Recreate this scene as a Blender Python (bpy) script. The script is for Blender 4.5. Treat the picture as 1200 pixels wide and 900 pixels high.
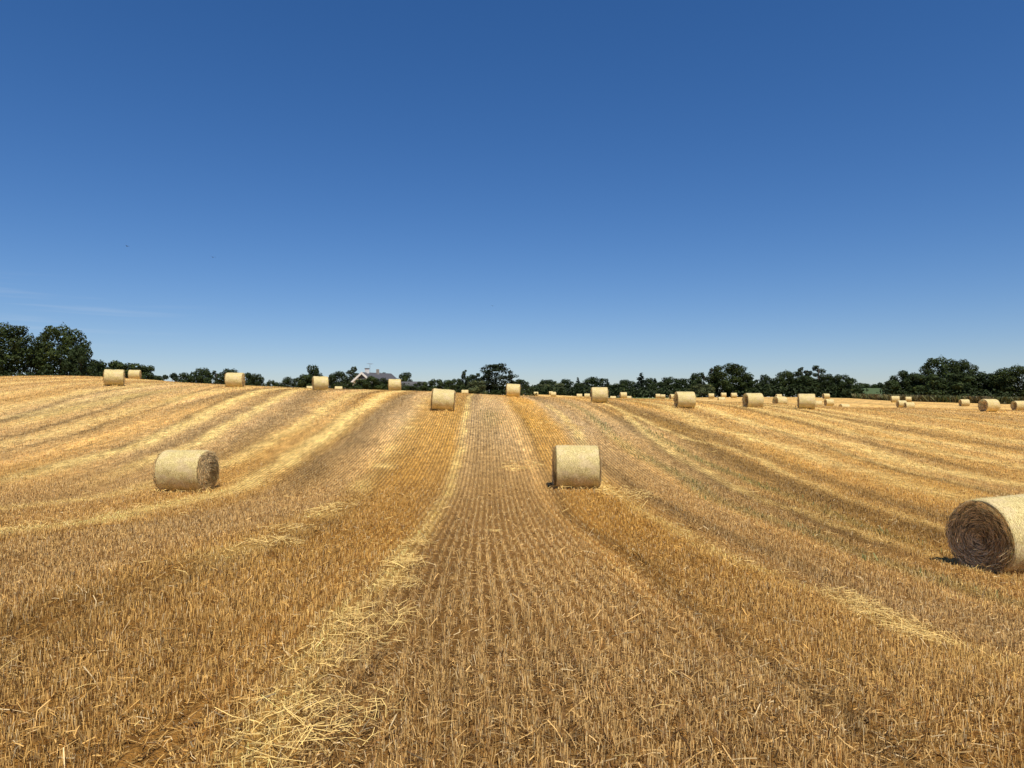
import bpy, math, random
import numpy as np
from mathutils import Vector, Matrix

for o in list(bpy.data.objects):
    bpy.data.objects.remove(o)
sc = bpy.context.scene
col = sc.collection
rng = np.random.default_rng(7)
random.seed(7)

# ---------------------------------------------------------------- camera, sky, sun, exposure
F = 857.0                      # focal length of the photograph in its own pixels (1200 wide)
EYE = 1.65
HZ = 466.0                     # picture row of the eye-level line
cam = bpy.data.cameras.new("camera")
cam.lens = F / 1200 * 36; cam.sensor_width = 36
cam.shift_y = (HZ - 450) / 1200
cam.clip_start = 0.05; cam.clip_end = 9000
camo = bpy.data.objects.new("camera", cam); col.objects.link(camo)
camo.location = (0, 0, EYE); camo.rotation_euler = (math.radians(90), 0, 0)
sc.camera = camo

SUN_EL = math.radians(62); SUN_AZ = math.radians(162)     # clockwise from +Y (the view direction)
w = bpy.data.worlds.new("World"); sc.world = w; w.use_nodes = True
nt = w.node_tree; nt.nodes.clear()
sky = nt.nodes.new('ShaderNodeTexSky'); sky.sky_type = 'NISHITA'; sky.sun_disc = False
sky.sun_elevation = SUN_EL; sky.sun_rotation = SUN_AZ
sky.altitude = 50; sky.air_density = 1.0; sky.dust_density = 0.15; sky.ozone_density = 4.5
hs = nt.nodes.new('ShaderNodeHueSaturation'); hs.inputs['Saturation'].default_value = 1.25
bg = nt.nodes.new('ShaderNodeBackground'); bg.inputs['Strength'].default_value = 0.082
wo = nt.nodes.new('ShaderNodeOutputWorld')
gm = nt.nodes.new('ShaderNodeGamma'); gm.inputs['Gamma'].default_value = 1.0
tcw = nt.nodes.new('ShaderNodeTexCoord'); vadd = nt.nodes.new('ShaderNodeVectorMath'); vadd.operation = 'ADD'
vadd.inputs[1].default_value = (0, 0, .012); nt.links.new(tcw.outputs['Generated'], vadd.inputs[0])
vno = nt.nodes.new('ShaderNodeVectorMath'); vno.operation = 'NORMALIZE'; nt.links.new(vadd.outputs[0], vno.inputs[0]); nt.links.new(vno.outputs[0], sky.inputs['Vector'])
# a few faint cirrus wisps low in the left of the sky
mpw = nt.nodes.new('ShaderNodeMapping'); mpw.inputs['Scale'].default_value = (3.5, 3.5, 75); nt.links.new(tcw.outputs['Generated'], mpw.inputs[0])
nzw = nt.nodes.new('ShaderNodeTexNoise'); nzw.inputs['Scale'].default_value = 1.6; nzw.inputs['Detail'].default_value = 4; nt.links.new(mpw.outputs[0], nzw.inputs['Vector'])
rpw = nt.nodes.new('ShaderNodeMapRange'); rpw.inputs[1].default_value = .52; rpw.inputs[2].default_value = .74; nt.links.new(nzw.outputs[0], rpw.inputs[0])
dsw = nt.nodes.new('ShaderNodeVectorMath'); dsw.operation = 'DISTANCE'
msw = nt.nodes.new('ShaderNodeMapping'); msw.inputs['Scale'].default_value = (1, 1, 4.5); nt.links.new(tcw.outputs['Generated'], msw.inputs[0])
nt.links.new(msw.outputs[0], dsw.inputs[0]); dsw.inputs[1].default_value = (-.55, .83, .098 * 4.5)
mrw = nt.nodes.new('ShaderNodeMapRange'); mrw.inputs[1].default_value = .22; mrw.inputs[2].default_value = .05; nt.links.new(dsw.outputs['Value'], mrw.inputs[0])
mlw = nt.nodes.new('ShaderNodeMath'); mlw.operation = 'MULTIPLY'; nt.links.new(rpw.outputs[0], mlw.inputs[0]); nt.links.new(mrw.outputs[0], mlw.inputs[1])
ml2 = nt.nodes.new('ShaderNodeMath'); ml2.operation = 'MULTIPLY'; ml2.inputs[1].default_value = .16; nt.links.new(mlw.outputs[0], ml2.inputs[0])
nt.links.new(sky.outputs[0], gm.inputs[0]); nt.links.new(gm.outputs[0], hs.inputs['Color'])
tn = nt.nodes.new('ShaderNodeMix'); tn.data_type = 'RGBA'; tn.blend_type = 'MULTIPLY'; tn.inputs[0].default_value = 1
tn.inputs[7].default_value = (1.02, .99, 1.14, 1)
nt.links.new(hs.outputs[0], tn.inputs[6])
cl = nt.nodes.new('ShaderNodeMix'); cl.data_type = 'RGBA'; cl.inputs[7].default_value = (7.5, 8.2, 9.0, 1)
nt.links.new(tn.outputs[2], cl.inputs[6]); nt.links.new(ml2.outputs[0], cl.inputs[0]); nt.links.new(cl.outputs[2], bg.inputs[0]); nt.links.new(bg.outputs[0], wo.inputs[0])

sl = bpy.data.lights.new("sun", 'SUN'); sl.energy = 5.0; sl.angle = math.radians(0.53); sl.color = (1.0, 0.92, 0.78)
so = bpy.data.objects.new("sun", sl); col.objects.link(so)
sd = Vector((math.sin(SUN_AZ) * math.cos(SUN_EL), math.cos(SUN_AZ) * math.cos(SUN_EL), math.sin(SUN_EL)))
so.rotation_euler = sd.to_track_quat('Z', 'Y').to_euler(); so.location = (5, -20, 40)

sc.view_settings.view_transform = 'Standard'; sc.view_settings.look = 'None'
sc.view_settings.exposure = 0.08; sc.view_settings.gamma = 1.0
sc.render.engine = 'CYCLES'

# ---------------------------------------------------------------- helpers
def tag(o, label=None, cat=None, group=None, kind=None):
    if label: o['label'] = label
    if cat: o['category'] = cat
    if group: o['group'] = group
    if kind: o['kind'] = kind
    return o

def empty(name, loc=(0, 0, 0), rot=(0, 0, 0)):
    o = bpy.data.objects.new(name, None); col.objects.link(o)
    o.location = loc; o.rotation_euler = rot; o.empty_display_size = 0.3
    return o

def link(name, me, parent=None, mat=None):
    o = bpy.data.objects.new(name, me); col.objects.link(o)
    if mat is not None and not me.materials: me.materials.append(mat)
    if parent is not None: o.parent = parent
    return o

def np_mesh(name, V, faces, colr=None, smooth=False, extra=None):
    """V (n,3); faces: int array (m,k) or list of such arrays with different k"""
    me = bpy.data.meshes.new(name)
    if not isinstance(faces, list): faces = [faces]
    V = np.asarray(V, np.float32)
    me.vertices.add(len(V)); me.vertices.foreach_set('co', V.ravel())
    loops = np.concatenate([f.ravel() for f in faces]).astype(np.int32)
    tot = np.concatenate([np.full(len(f), f.shape[1], np.int32) for f in faces])
    st = np.concatenate([[0], np.cumsum(tot)[:-1]]).astype(np.int32)
    me.loops.add(len(loops)); me.loops.foreach_set('vertex_index', loops)
    me.polygons.add(len(tot)); me.polygons.foreach_set('loop_start', st)
    me.polygons.foreach_set('loop_total', tot)
    if smooth: me.polygons.foreach_set('use_smooth', np.ones(len(tot), bool))
    if colr is not None:
        a = me.attributes.new('tint', 'FLOAT_COLOR', 'POINT')
        c = np.ones((len(V), 4), np.float32); c[:, :3] = colr
        a.data.foreach_set('color', c.ravel())
    if extra:
        for k, v in extra.items():
            a = me.attributes.new(k, 'FLOAT', 'POINT'); a.data.foreach_set('value', np.asarray(v, np.float32))
    me.update(calc_edges=True); me.validate()
    return me

def smooth01(x, a, b):
    t = np.clip((x - a) / (b - a), 0, 1); return t * t * (3 - 2 * t)

# value noise, vectorised
_perm = rng.random((256, 256)).astype(np.float64)
def vnoise(x, y, seed=0):
    x = np.asarray(x, float) + seed * 17.31; y = np.asarray(y, float) + seed * 9.77
    xi = np.floor(x).astype(int); yi = np.floor(y).astype(int)
    fx = x - xi; fy = y - yi; fx = fx * fx * (3 - 2 * fx); fy = fy * fy * (3 - 2 * fy)
    g = lambda a, b: _perm[a & 255, b & 255]
    return (g(xi, yi) * (1 - fx) + g(xi + 1, yi) * fx) * (1 - fy) + (g(xi, yi + 1) * (1 - fx) + g(xi + 1, yi + 1) * fx) * fy
def fbm(x, y, seed=0, oc=3):
    s = 0; a = 0.5; n = 0
    for i in range(oc):
        s = s + a * vnoise(x * 2 ** i, y * 2 ** i, seed + i * 5); n += a; a *= .5
    return s / n

# ---------------------------------------------------------------- the lie of the land
TY = np.array([1, 4, 6, 9, 13, 17, 22, 30, 45, 60, 75, 100, 140, 200, 300, 900, 4000.])
TAB = {
 0:   [0, 0, -.05, -.25, -.60, -.85, -1.00, -.55, 1.10, 2.75, 3.60, 4.40, 3.9, 2.8, 1.6, 0, 0],
 134: [0, 0, -.06, -.28, -.62, -.88, -1.05, -.52, 1.10, 2.72, 3.45, 4.15, 3.2, 2.0, 1.2, 0, 0],
 300: [0, 0, -.08, -.32, -.66, -.90, -1.00, -.45, 1.15, 2.45, 2.92, 2.55, 1.9, 1.4, 1.0, 0, 0],
 400: [0, 0, -.10, -.36, -.68, -.90, -.98, -.45, 1.05, 2.10, 2.50, 2.25, 1.9, 1.5, 1.2, 0, 0],
 518: [0, 0, -.12, -.38, -.70, -.88, -.95, -.48, 0.90, 1.80, 2.20, 2.05, 1.7, 1.5, 1.3, 0, 0],
 600: [0, 0, -.13, -.40, -.70, -.88, -.95, -.52, 0.75, 1.55, 1.78, 1.85, 2.0, 2.3, 2.4, 0, 0],
 700: [0, 0, -.15, -.42, -.72, -.88, -.95, -.65, 0.40, 1.25, 1.50, 1.55, 1.6, 1.7, 1.75, 0, 0],
 800: [0, 0, -.18, -.48, -.80, -.95, -1.02, -.80, 0.15, 1.02, 1.28, 1.38, 1.48, 1.6, 1.7, 0, 0],
 900: [0, 0, -.24, -.60, -.95, -1.10, -1.17, -.98, -.05, 0.75, 1.00, 1.10, 1.35, 1.65, 2.0, 0, 0],
 1000:[0, 0, -.32, -.74, -1.12, -1.28, -1.32, -1.12, -.35, 0.35, .60, .62, .65, 1.0, 1.6, 0, 0],
 1150:[0, 0, -.42, -.90, -1.30, -1.45, -1.45, -1.25, -.60, .0, .28, .08, .02, .1, .5, 0, 0],
 1400:[0, 0, -.48, -1.0, -1.45, -1.6, -1.6, -1.40, -.85, -.2, .0, -.1, -.1, 0, .3, 0, 0]}
_NA, _NR = 73, 90
_AZ = np.linspace(-math.pi, math.pi, _NA); _LR = np.linspace(0, math.log(4500), _NR)
def _build():
    pxs = sorted(TAB); azs = [math.atan((p - 600) / F) for p in pxs]
    colz = []
    for p, a in zip(pxs, azs):
        r = TY / math.cos(a)
        colz.append(np.interp(_LR, np.log(r), TAB[p]))
    colz = np.array(colz)
    mean = colz[[0, -1]].mean(0)
    azs = [-math.pi, -1.6] + azs + [1.6, math.pi]
    colz = np.vstack([mean, colz[0] * .7 + mean * .3, colz, colz[-1] * .7 + mean * .3, mean])
    G = np.array([np.interp(_AZ, azs, colz[:, j]) for j in range(_NR)]).T
    for _ in range(1):
        P = np.pad(G, ((0, 0), (1, 1)), 'edge'); G = .25 * P[:, :-2] + .5 * P[:, 1:-1] + .25 * P[:, 2:]
    return G
_G = _build()
def _cr(p0, p1, p2, p3, t):
    return .5 * ((2 * p1) + (-p0 + p2) * t + (2 * p0 - 5 * p1 + 4 * p2 - p3) * t * t + (-p0 + 3 * p1 - 3 * p2 + p3) * t ** 3)
def base_z(x, y):
    x = np.asarray(x, float); y = np.asarray(y, float)
    r = np.maximum(np.hypot(x, y), 1.0); az = np.arctan2(x, y)
    a = (az + math.pi) / (2 * math.pi) * (_NA - 1); b = np.log(r) / _LR[-1] * (_NR - 1)
    b = np.clip(b, 0, _NR - 1.001)
    ai = np.floor(a).astype(int); fa = a - ai; bi = np.floor(b).astype(int); fb = b - bi
    def row(k):
        kk = (ai + k) % (_NA - 1)
        q = [_G[kk, np.clip(bi + j, 0, _NR - 1)] for j in (-1, 0, 1, 2)]
        return _cr(q[0], q[1], q[2], q[3], fb)
    return _cr(row(-1), row(0), row(1), row(2), fa)

D = 1.30     # bale diameter
# bales: px centre, py of the foot, height in px, seen end (fraction of the height; + right end, - left end), tilt deg or None, prototype, label
BALES = [
 (219.5, 575.5, 50.5, .58, 0, 0, 'straw bale alone in the left half of the field, dark coiled end facing right'),
 (675.5, 571.5, 51, -.08, 0, 1, 'straw bale alone in the middle foreground, seen broadside below the skyline bales'),
 (1186, 668, 88, -.93, -2, 2, 'largest straw bale, nearest, cut off by the right edge, coiled end facing left'),
 (518.5, 481, 25, .03, 4.5, 1, 'slightly tilted straw bale on the brow beside the straw swath, lower than its neighbours'),
 (134, 451.5, 19.3, .08, 0, 0, 'left straw bale of the pair standing before the hedge near the large oaks'),
 (158, 444.5, 11.4, .22, 0, 0, 'smaller straw bale of the pair standing before the hedge near the large oaks'),
 (275.5, 454, 17.6, .24, 0, 0, 'straw bale on the left skyline with shaded right end, between two tree clumps'),
 (375.5, 457.5, 17.3, -.10, 0, 1, 'straw bale on the skyline left of the white house, tall tree above it'),
 (363, 459.5, 7.5, -.1, 0, 1, 'sliver of a far straw bale peeping over the brow, left of a larger bale'),
 (396.8, 461.0, 8.5, 0, 0, 1, 'top of a straw bale peeping over the brow just left of the white house'),
 (462.5, 458, 14, 0, 0, 1, 'straw bale on the skyline right of the white house, before the low grey roof'),
 (544.8, 464.5, 8.0, 0, 0, 1, 'small straw bale behind the brow right of the tilted bale'),
 (601, 465, 15.6, 0, 3, 1, 'straw bale on the brow under the right side of the big dark conifer'),
 (628, 464.2, 5.2, -.1, 0, 1, 'tiny far straw bale just right of the bale below the dark conifer'),
 (645.5, 462.5, 4.2, 0, 0, 1, 'tiniest far straw bale standing just behind another, below the pale bush'),
 (648.5, 465.2, 6.2, 0, 0, 1, 'tiny far straw bale below the pale bush, one smaller bale behind it'),
 (679, 467.5, 6.2, 0, 0, 1, 'left one of two far half hidden bales left of the broad central skyline bale'),
 (688, 467.3, 6.2, 0, 0, 1, 'right one of two far half hidden bales left of the broad central skyline bale'),
 (702.5, 471.8, 18.8, -.06, 0, 1, 'broad straw bale on the central skyline, above and right of the middle foreground bale'),
 (718.5, 470.5, 6.6, 0, 0, 1, 'low half hidden bale just right of the broad central skyline bale'),
 (730.5, 466.8, 7.4, -.15, 0, 1, 'small straw bale below the left flank of the pointed spruce, larger of two touching'),
 (737.3, 469, 5.2, 0, 0, 1, 'tiny straw bale touching the right side of a larger far one'),
 (749, 471.5, 4.6, 0, 0, 1, 'left one of two bale tops barely showing below the pointed spruce'),
 (755, 471.5, 4.6, 0, 0, 1, 'right one of two bale tops barely showing below the pointed spruce'),
 (771, 466.8, 5.3, -.15, 0, 1, 'left bale of a touching far pair left of the bale with shaded left end'),
 (777, 467.2, 5.2, 0, 0, 1, 'right bale of a touching far pair left of the bale with shaded left end'),
 (788.5, 468.3, 6.6, -.4, 0, 2, 'small far bale half hidden behind the left end of a large skyline bale'),
 (802.5, 478.2, 19.6, -.27, 0, 2, 'large straw bale right of centre, leftmost of the three large ones there'),
 (833.5, 467, 6.3, -.1, 0, 1, 'leftmost small bale of the four before the big dark oak'),
 (848, 465.8, 5.8, -.15, 0, 1, 'farthest small bale of the four before the big dark oak'),
 (860, 466.5, 6.3, -.15, 0, 1, 'rightmost small bale of the four before the big dark oak'),
 (845.5, 472.3, 7.2, -.18, 0, 2, 'nearest small bale of the four before the big dark oak'),
 (882.5, 478, 18.2, -.42, 0, 2, 'large straw bale with broad coiled left end, middle one of the three large ones'),
 (900, 476.8, 6.6, 0, 0, 1, 'small bale peeping out right behind the middle large bale'),
 (914, 476, 11.7, -.60, 0, 2, 'mid sized straw bale with round brown end between two large bales'),
 (912.5, 467.8, 6.2, -.35, 0, 1, 'small far bale directly behind the mid sized bale with round brown end'),
 (945, 479, 18.2, -.10, 0, 1, 'large straw bale, rightmost of the three large ones, dark lump at its left foot'),
 (959, 477.5, 8, 0, 0, 1, 'small bale peeping out right behind the rightmost large bale'),
 (968, 467.3, 6.2, -.45, 0, 2, 'farthest of three bales in a line right of the rightmost large bale'),
 (971.5, 475.6, 8.4, -.45, 0, 2, 'middle of three bales in a line right of the rightmost large bale'),
 (989.5, 482, 9.0, -.5, 0, 2, 'low bale sunk behind a brow below the gap with the green field'),
 (1049, 471.6, 7.8, -.15, 0, 2, 'left rear bale of the cluster of four before the right wood'),
 (1064.5, 470.8, 6.2, -.1, 0, 1, 'right rear bale of the cluster of four before the right wood'),
 (1056.5, 477.5, 8.6, -.45, 0, 2, 'left front bale of the cluster of four before the right wood'),
 (1065.5, 480, 8.8, -.40, 0, 2, 'right front bale of the cluster of four before the right wood'),
 (1130, 476.2, 8.4, -.45, 0, 2, 'small straw bale before the dry verge, left of the large right hand bale'),
 (1159, 482.5, 15.6, -.80, 0, 2, 'large bale with round brown left end below the right wood'),
 (1194, 480.8, 11.5, -.70, 0, 2, 'bale cut off by the right edge of the picture, far below the wood'),
]
BP = []
for b in BALES:
    Y = D * F / b[2]; X = (b[0] - 600) / F * Y; Z = EYE - (b[1] - HZ) * Y / F
    BP.append((X, Y, Z))
BP = np.array(BP)
_DEL = BP[:, 2] - base_z(BP[:, 0], BP[:, 1])
def ground_z(x, y):
    x = np.asarray(x, float); y = np.asarray(y, float)
    z = base_z(x, y); num = 0; den = 0.35
    for (bx, by, bz), d in zip(BP, _DEL):
        rr = (0.05 * by + 2.2); ry = rr * 1.8
        wt = np.exp(-((x - bx) / rr) ** 2 - ((y - by) / ry) ** 2) * 3
        num = num + wt * d; den = den + wt
    z = z + num / den
    r = np.hypot(x, y)
    z = z + (fbm(x * .8, y * .8, 3) - .5) * .05 * smooth01(r, 2, 8)
    return z
def pxpos(px, Y):          # a place on the ground seen in column px at depth Y
    X = (px - 600) / F * Y
    return X, Y, float(ground_z(X, Y))

# ---------------------------------------------------------------- what grows and lies where: stubble strips, straw swaths
K = 0.04
def strip_u(x, y):
    return x + K * y + .10 * np.sin(y * .11 + 1) * smooth01(np.abs(y), 3, 15)
SWATH = [  # centre u, half width, strength, patchiness
 (-1.00, .17, 1.0, .60), (-20.4, .7, .5, .4), (-24, .5, .5, .5), (-28, .9, .5, .4), (-33, .7, .5, .4), (-40, .9, .5, .4),
 (16.6, .3, .4, .5), (24.5, .7, .5, .4), (29.5, .8, .5, .4), (36, .8, .5, .4)]
# lines traced from the photograph, laid out on the land: kind, strength, half width in metres, patchiness, picture points
LINES = [
 ('straw', .80, .55, .25, [(312,457),(287,465),(250,482),(212,500),(175,517),(135,532),(88,542)]),
 ('straw', .75, .42, .30, [(350,457),(312,475),(262,502),(238,517),(205,528)]),
 ('straw', .60, .45, .35, [(412,462),(390,472),(350,500),(300,527),(265,545),(180,568),(100,585),(0,597)]),
 ('straw', .95, .50, .20, [(450,462),(430,475),(400,497),(370,515),(337,542),(287,567),(262,580),(200,590),(150,603),(100,613),(0,626)]),
 ('light', .55, .40, .20, [(500,470),(485,485),(470,497),(440,527)]),
 ('straw', .85, .42, .85, [(488,478),(475,500),(467,515),(440,550),(400,593),(370,610),(333,623),(250,655)]),
 ('dark', .42, .26, .10, [(275,452),(225,462),(175,482),(125,497),(87,510),(37,522),(0,530)]),
 ('dark', .38, .30, .10, [(200,457),(155,467),(125,480),(75,495),(0,515)]),
 ('dark', .38, .35, .10, [(82,467),(50,478),(0,495)]),
 ('straw', .45, .30, .20, [(110,466),(75,475),(37,485),(0,490)]),
 ('dark', .42, .30, .10, [(296,458),(260,470),(195,503),(182,510),(135,527),(75,543)]),
 ('light', .45, .50, .20, [(255,452),(200,478),(150,500),(90,520),(30,537)]),
 ('dark', .26, .80, .20, [(335,457),(300,475),(275,487),(240,505)]),
 ('dark', .30, .90, .20, [(372,458),(340,485),(310,505),(285,520)]),
 ('dark', .26, .25, .20, [(430,462),(390,497),(362,517),(330,535)]),
 ('dark', .30, .80, .30, [(455,480),(430,505),(400,525),(375,545)]),
 ('dark', .20, .45, .30, [(445,560),(410,590),(300,645),(240,670),(100,705),(0,750)]),
 ('light', .60, .13, .15, [(605,500),(612,525),(625,555),(650,602),(670,622),(700,640),(740,680),(830,750),(900,800),(960,850)]),
 ('dark', .22, .15, .30, [(612,490),(635,540),(650,575),(665,600),(687,620),(712,635),(740,655),(800,710),(860,755),(1000,850)]),
 ('straw', .70, .26, .55, [(672,500),(690,540),(700,570),(740,590),(762,607),(790,620),(825,640),(850,655),(942,690),(985,705),(1070,745),(1130,770)]),
 ('light', .70, .26, .15, [(690,490),(730,520),(760,542),(790,565),(825,585),(850,595),(900,620),(960,640),(1040,670),(1120,700)]),
 ('dark', .30, .30, .30, [(700,540),(750,575),(800,605),(850,628),(950,670)]),
 ('green', .60, .34, .40, [(690,485),(717,510),(745,532),(800,560),(845,588),(887,605),(950,625),(1050,663),(1130,690)]),
 ('dark', .40, .42, .20, [(715,484),(725,490),(775,527),(825,555),(850,570),(900,588),(975,618)]),
 ('straw', .65, .26, .60, [(722,478),(730,482),(750,502),(775,520),(800,538),(830,555),(900,590),(937,599),(975,615),(1012,625),(1037,635),(1100,655)]),
 ('green', .75, .28, .50, [(812,535),(850,553),(880,565),(930,585),(962,598),(1005,613)]),
 ('dark', .36, .80, .30, [(750,492),(800,512),(850,535),(900,560),(960,585),(1060,620)]),
 ('straw', .60, .26, .60, [(770,500),(807,515),(862,527),(897,542),(915,552),(937,562),(1000,587),(1042,599),(1080,612),(1107,620)]),
 ('dark', .30, .50, .30, [(880,530),(950,552),(1020,580),(1080,600)]),
 ('straw', .55, .70, .40, [(780,477),(825,500),(860,508),(900,519),(975,543),(1025,557),(1075,572),(1112,582)]),
 ('dark', .38, .30, .30, [(940,515),(1025,543),(1075,557),(1117,567),(1190,585)]),
 ('straw', .60, .70, .40, [(830,480),(880,497),(950,511),(1000,521),(1075,545),(1125,558),(1200,570)]),
 ('dark', .38, .50, .30, [(905,487),(935,495),(965,503),(1010,517),(1060,530)]),
 ('straw', .50, .70, .40, [(900,482),(960,497),(1012,511),(1075,522),(1125,535),(1187,545)]),
 ('dark', .30, .50, .30, [(960,486),(1075,508),(1200,528)]),
 ('straw', .50, .60, .40, [(940,480),(1000,490),(1075,500),(1200,518)]),
 ('dark', .30, .45, .30, [(1060,484),(1200,500)]),
 ('dark', .35, 1.1, .30, [(752,484),(790,498),(820,508)]),
]
def pic_to_land(px, py):
    Y = np.geomspace(2, 400, 3000); X = (px - 600) / F * Y
    i = int(np.argmax(HZ + (EYE - ground_z(X, Y)) * F / Y <= py)); return X[i], Y[i]
_LN = []
for kind_, st_, hw_m, pt_, pts_ in LINES:
    q_ = [pic_to_land(*p) for p in pts_]; q_.sort(key=lambda v: v[1])
    yy_ = np.array([v[1] for v in q_]); uu_ = np.array([float(strip_u(v[0], v[1])) for v in q_])
    _LN.append((kind_, st_, hw_m, pt_, yy_, uu_))
def lines(x, y, want):
    u = strip_u(x, y); s = np.zeros_like(u)
    for i, (kind_, st, h, pt, yy_, uu_) in enumerate(_LN):
        if kind_ != want: continue
        c = np.interp(y, yy_, uu_) + (vnoise(y * .5, i * 3.3, 44 + i) - .5) * h * .9
        lo, hi = yy_[0], yy_[-1]
        fade = smooth01(y, lo * .72, lo * .98) * (1 - smooth01(y, hi * 1.1, hi * 1.6))
        d = np.exp(-np.abs((u - c) / h) ** 2.6)
        n = vnoise(y * .6 + 3, u * .2 + i * 5, 64 + i) * .6 + vnoise(y * 1.7, u * 1.6, 91) * .4
        m = np.clip((n - pt * .72) * 3.2 + .35, 0, 1)
        s = np.maximum(s, d * st * fade * (m * pt + (1 - pt)))
    return s
def swath(x, y):
    u = strip_u(x, y); s = 0
    for i, (c, h, st, pt) in enumerate(SWATH):
        wob = (vnoise(y * .45, i * 3.3, 40 + i) - .5) * h * 1.3
        d = np.exp(-((u - c - wob) / h) ** 2)
        n = vnoise(y * .55 + 3, x * 0 + i, 60 + i) * .6 + vnoise(y * 1.7, u * 1.5, 90) * .4
        m = np.clip((n - pt * .75) * 3.2 + .35, 0, 1) * (.35 + .65) 
        s = np.maximum(s, d * st * (m * pt + (1 - pt)) )
    return np.maximum(s, lines(x, y, 'straw'))
# broad tone of the strips: 0 grey brown, 1 gold ; knots in u
UK = np.array([-60,-45,-34,-30,-26,-22,-19,-16.2,-13.5,-11,-9.0,-6.6,-6.2,-4.2,-3.4,-1.3,-.8,1.3,1.55,1.9,2.2,3.6,4.2,5.6,6.0,7.0,7.6,8.6,9.6,10.5,12,13,15,17,20,24,30,40,60.])
UV = np.array([.5,.55,.4,.5,.2,.5,.35,.6,.2,.25,.65,.55,.15,.15,.75,.85,.12,.15,.22,.45,.85,.85,.15,.10,.3,.2,.35,.45,.6,.7,.6,.75,.7,.6,.7,.6,.65,.6,.6])
UD = np.array([-60,-6,-5,-3.2,-1.5,-.6,.2,1.0,2.3,60.])
DV = np.array([1,1,.94,.98,.94,.94,.98,1.04,1,1.])
def tone(u): return np.interp(u, UK, UV)
def dark(u): return np.interp(u, UD, DV)
def greenish(x, y):
    u = strip_u(x, y)
    g = lines(x, y, 'green')
    g = np.maximum(g, .45 * np.exp(-((u + 24.5) / 1.5) ** 2) * smooth01(y, 36, 42) * (1 - smooth01(y, 50, 58)))
    g = np.maximum(g, .30 * np.exp(-((u - 0.3) / .5) ** 2) * np.exp(-((y - 42) / 5) ** 2))
    return g
GREY = np.array([.585, .378, .142]); GOLD = np.array([.64, .365, .080]); STRAW = np.array([.90, .655, .235]); FARG = np.array([.60, .415, .205]); GREEN = np.array([.20, .24, .07])
def field_colour(x, y):
    u = strip_u(x, y)
    t = tone(u + (vnoise(y * .2, u * .5, 5) - .5) * .5)
    t = np.clip(t + (fbm(u * .6, y * .12, 8) - .5) * .5, 0, 1)
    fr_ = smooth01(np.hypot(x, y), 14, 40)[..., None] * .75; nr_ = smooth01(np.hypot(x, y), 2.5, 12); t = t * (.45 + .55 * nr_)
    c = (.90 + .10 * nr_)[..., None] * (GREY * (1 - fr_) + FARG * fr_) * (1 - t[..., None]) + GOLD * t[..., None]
    c = c * dark(u)[..., None] * (0.80 + .40 * fbm(u * 1.1, y * .10, 21)[..., None])
    r = np.hypot(x, y)
    # beyond the brow: thin light and dark pass lines
    b = (fbm(u * .9, y * .015, 31, 2) - .5) * smooth01(r, 25, 60)
    c = c * (1 + .9 * b)[..., None]
    c = c * (1 - np.clip(lines(x, y, 'dark') * 1.15, 0, .6))[..., None] * (1 + .45 * lines(x, y, 'light'))[..., None]
    s = swath(x, y)
    s = s * (.62 + .76 * (.6 * vnoise(x * 1.3, y * 1.0, 83) + .4 * vnoise(x * 3.7, y * 2.9, 84)))
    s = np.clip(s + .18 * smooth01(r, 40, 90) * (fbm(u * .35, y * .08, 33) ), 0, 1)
    c = c * (1 - s[..., None]) + STRAW * s[..., None]
    g = greenish(x, y)[..., None] * .5
    c = c * (1 - g) + GREEN * g
    return c, s

# ---------------------------------------------------------------- materials
def newmat(name):
    m = bpy.data.materials.new(name); m.use_nodes = True
    n = m.node_tree.nodes; b = n['Principled BSDF']; b.inputs['Roughness'].default_value = .8
    b.inputs['Specular IOR Level'].default_value = .15
    return m, m.node_tree, b
def mixrgb(t, mode, fac, a, b):
    n = t.nodes.new('ShaderNodeMix'); n.data_type = 'RGBA'; n.blend_type = mode
    for sock, v in ((n.inputs[0], fac), (n.inputs[6], a), (n.inputs[7], b)):
        if hasattr(v, 'links') or hasattr(v, 'is_linked'): t.links.new(v, sock)
        elif isinstance(v, (int, float)): sock.default_value = v
        else: sock.default_value = (*v, 1)
    return n.outputs[2]
def noise(t, vec, scale, detail=3, rough=.6, dim='3D'):
    n = t.nodes.new('ShaderNodeTexNoise'); n.noise_dimensions = dim
    n.inputs['Scale'].default_value = scale; n.inputs['Detail'].default_value = detail; n.inputs['Roughness'].default_value = rough
    if vec is not None: t.links.new(vec, n.inputs['Vector'])
    return n.outputs[0]
def ramp(t, v, stops):
    n = t.nodes.new('ShaderNodeValToRGB'); e = n.color_ramp.elements
    while len(e) < len(stops): e.new(.5)
    for k, (p, c) in enumerate(stops):
        e[k].position = p; e[k].color = (c, c, c, 1) if isinstance(c, (int, float)) else (*c, 1)
    t.links.new(v, n.inputs[0]); return n.outputs[0]
def math_(t, op, a, b=None):
    n = t.nodes.new('ShaderNodeMath'); n.operation = op
    for s, v in zip(n.inputs, (a, b)):
        if v is None: continue
        if isinstance(v, (int, float)): s.default_value = v
        else: t.links.new(v, s)
    return n.outputs[0]
def mapping(t, scale, rot=(0, 0, 0), coord='Object'):
    tc = t.nodes.new('ShaderNodeTexCoord'); m = t.nodes.new('ShaderNodeMapping')
    m.inputs['Scale'].default_value = scale; m.inputs['Rotation'].default_value = rot
    t.links.new(tc.outputs[coord], m.inputs[0]); return m.outputs[0]
def attr(t, name):
    n = t.nodes.new('ShaderNodeAttribute'); n.attribute_name = name; return n
def bump(t, b, h, strength, dist):
    n = t.nodes.new('ShaderNodeBump'); n.inputs['Strength'].default_value = strength; n.inputs['Distance'].default_value = dist
    t.links.new(h, n.inputs['Height']); t.links.new(n.outputs[0], b.inputs['Normal'])

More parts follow.
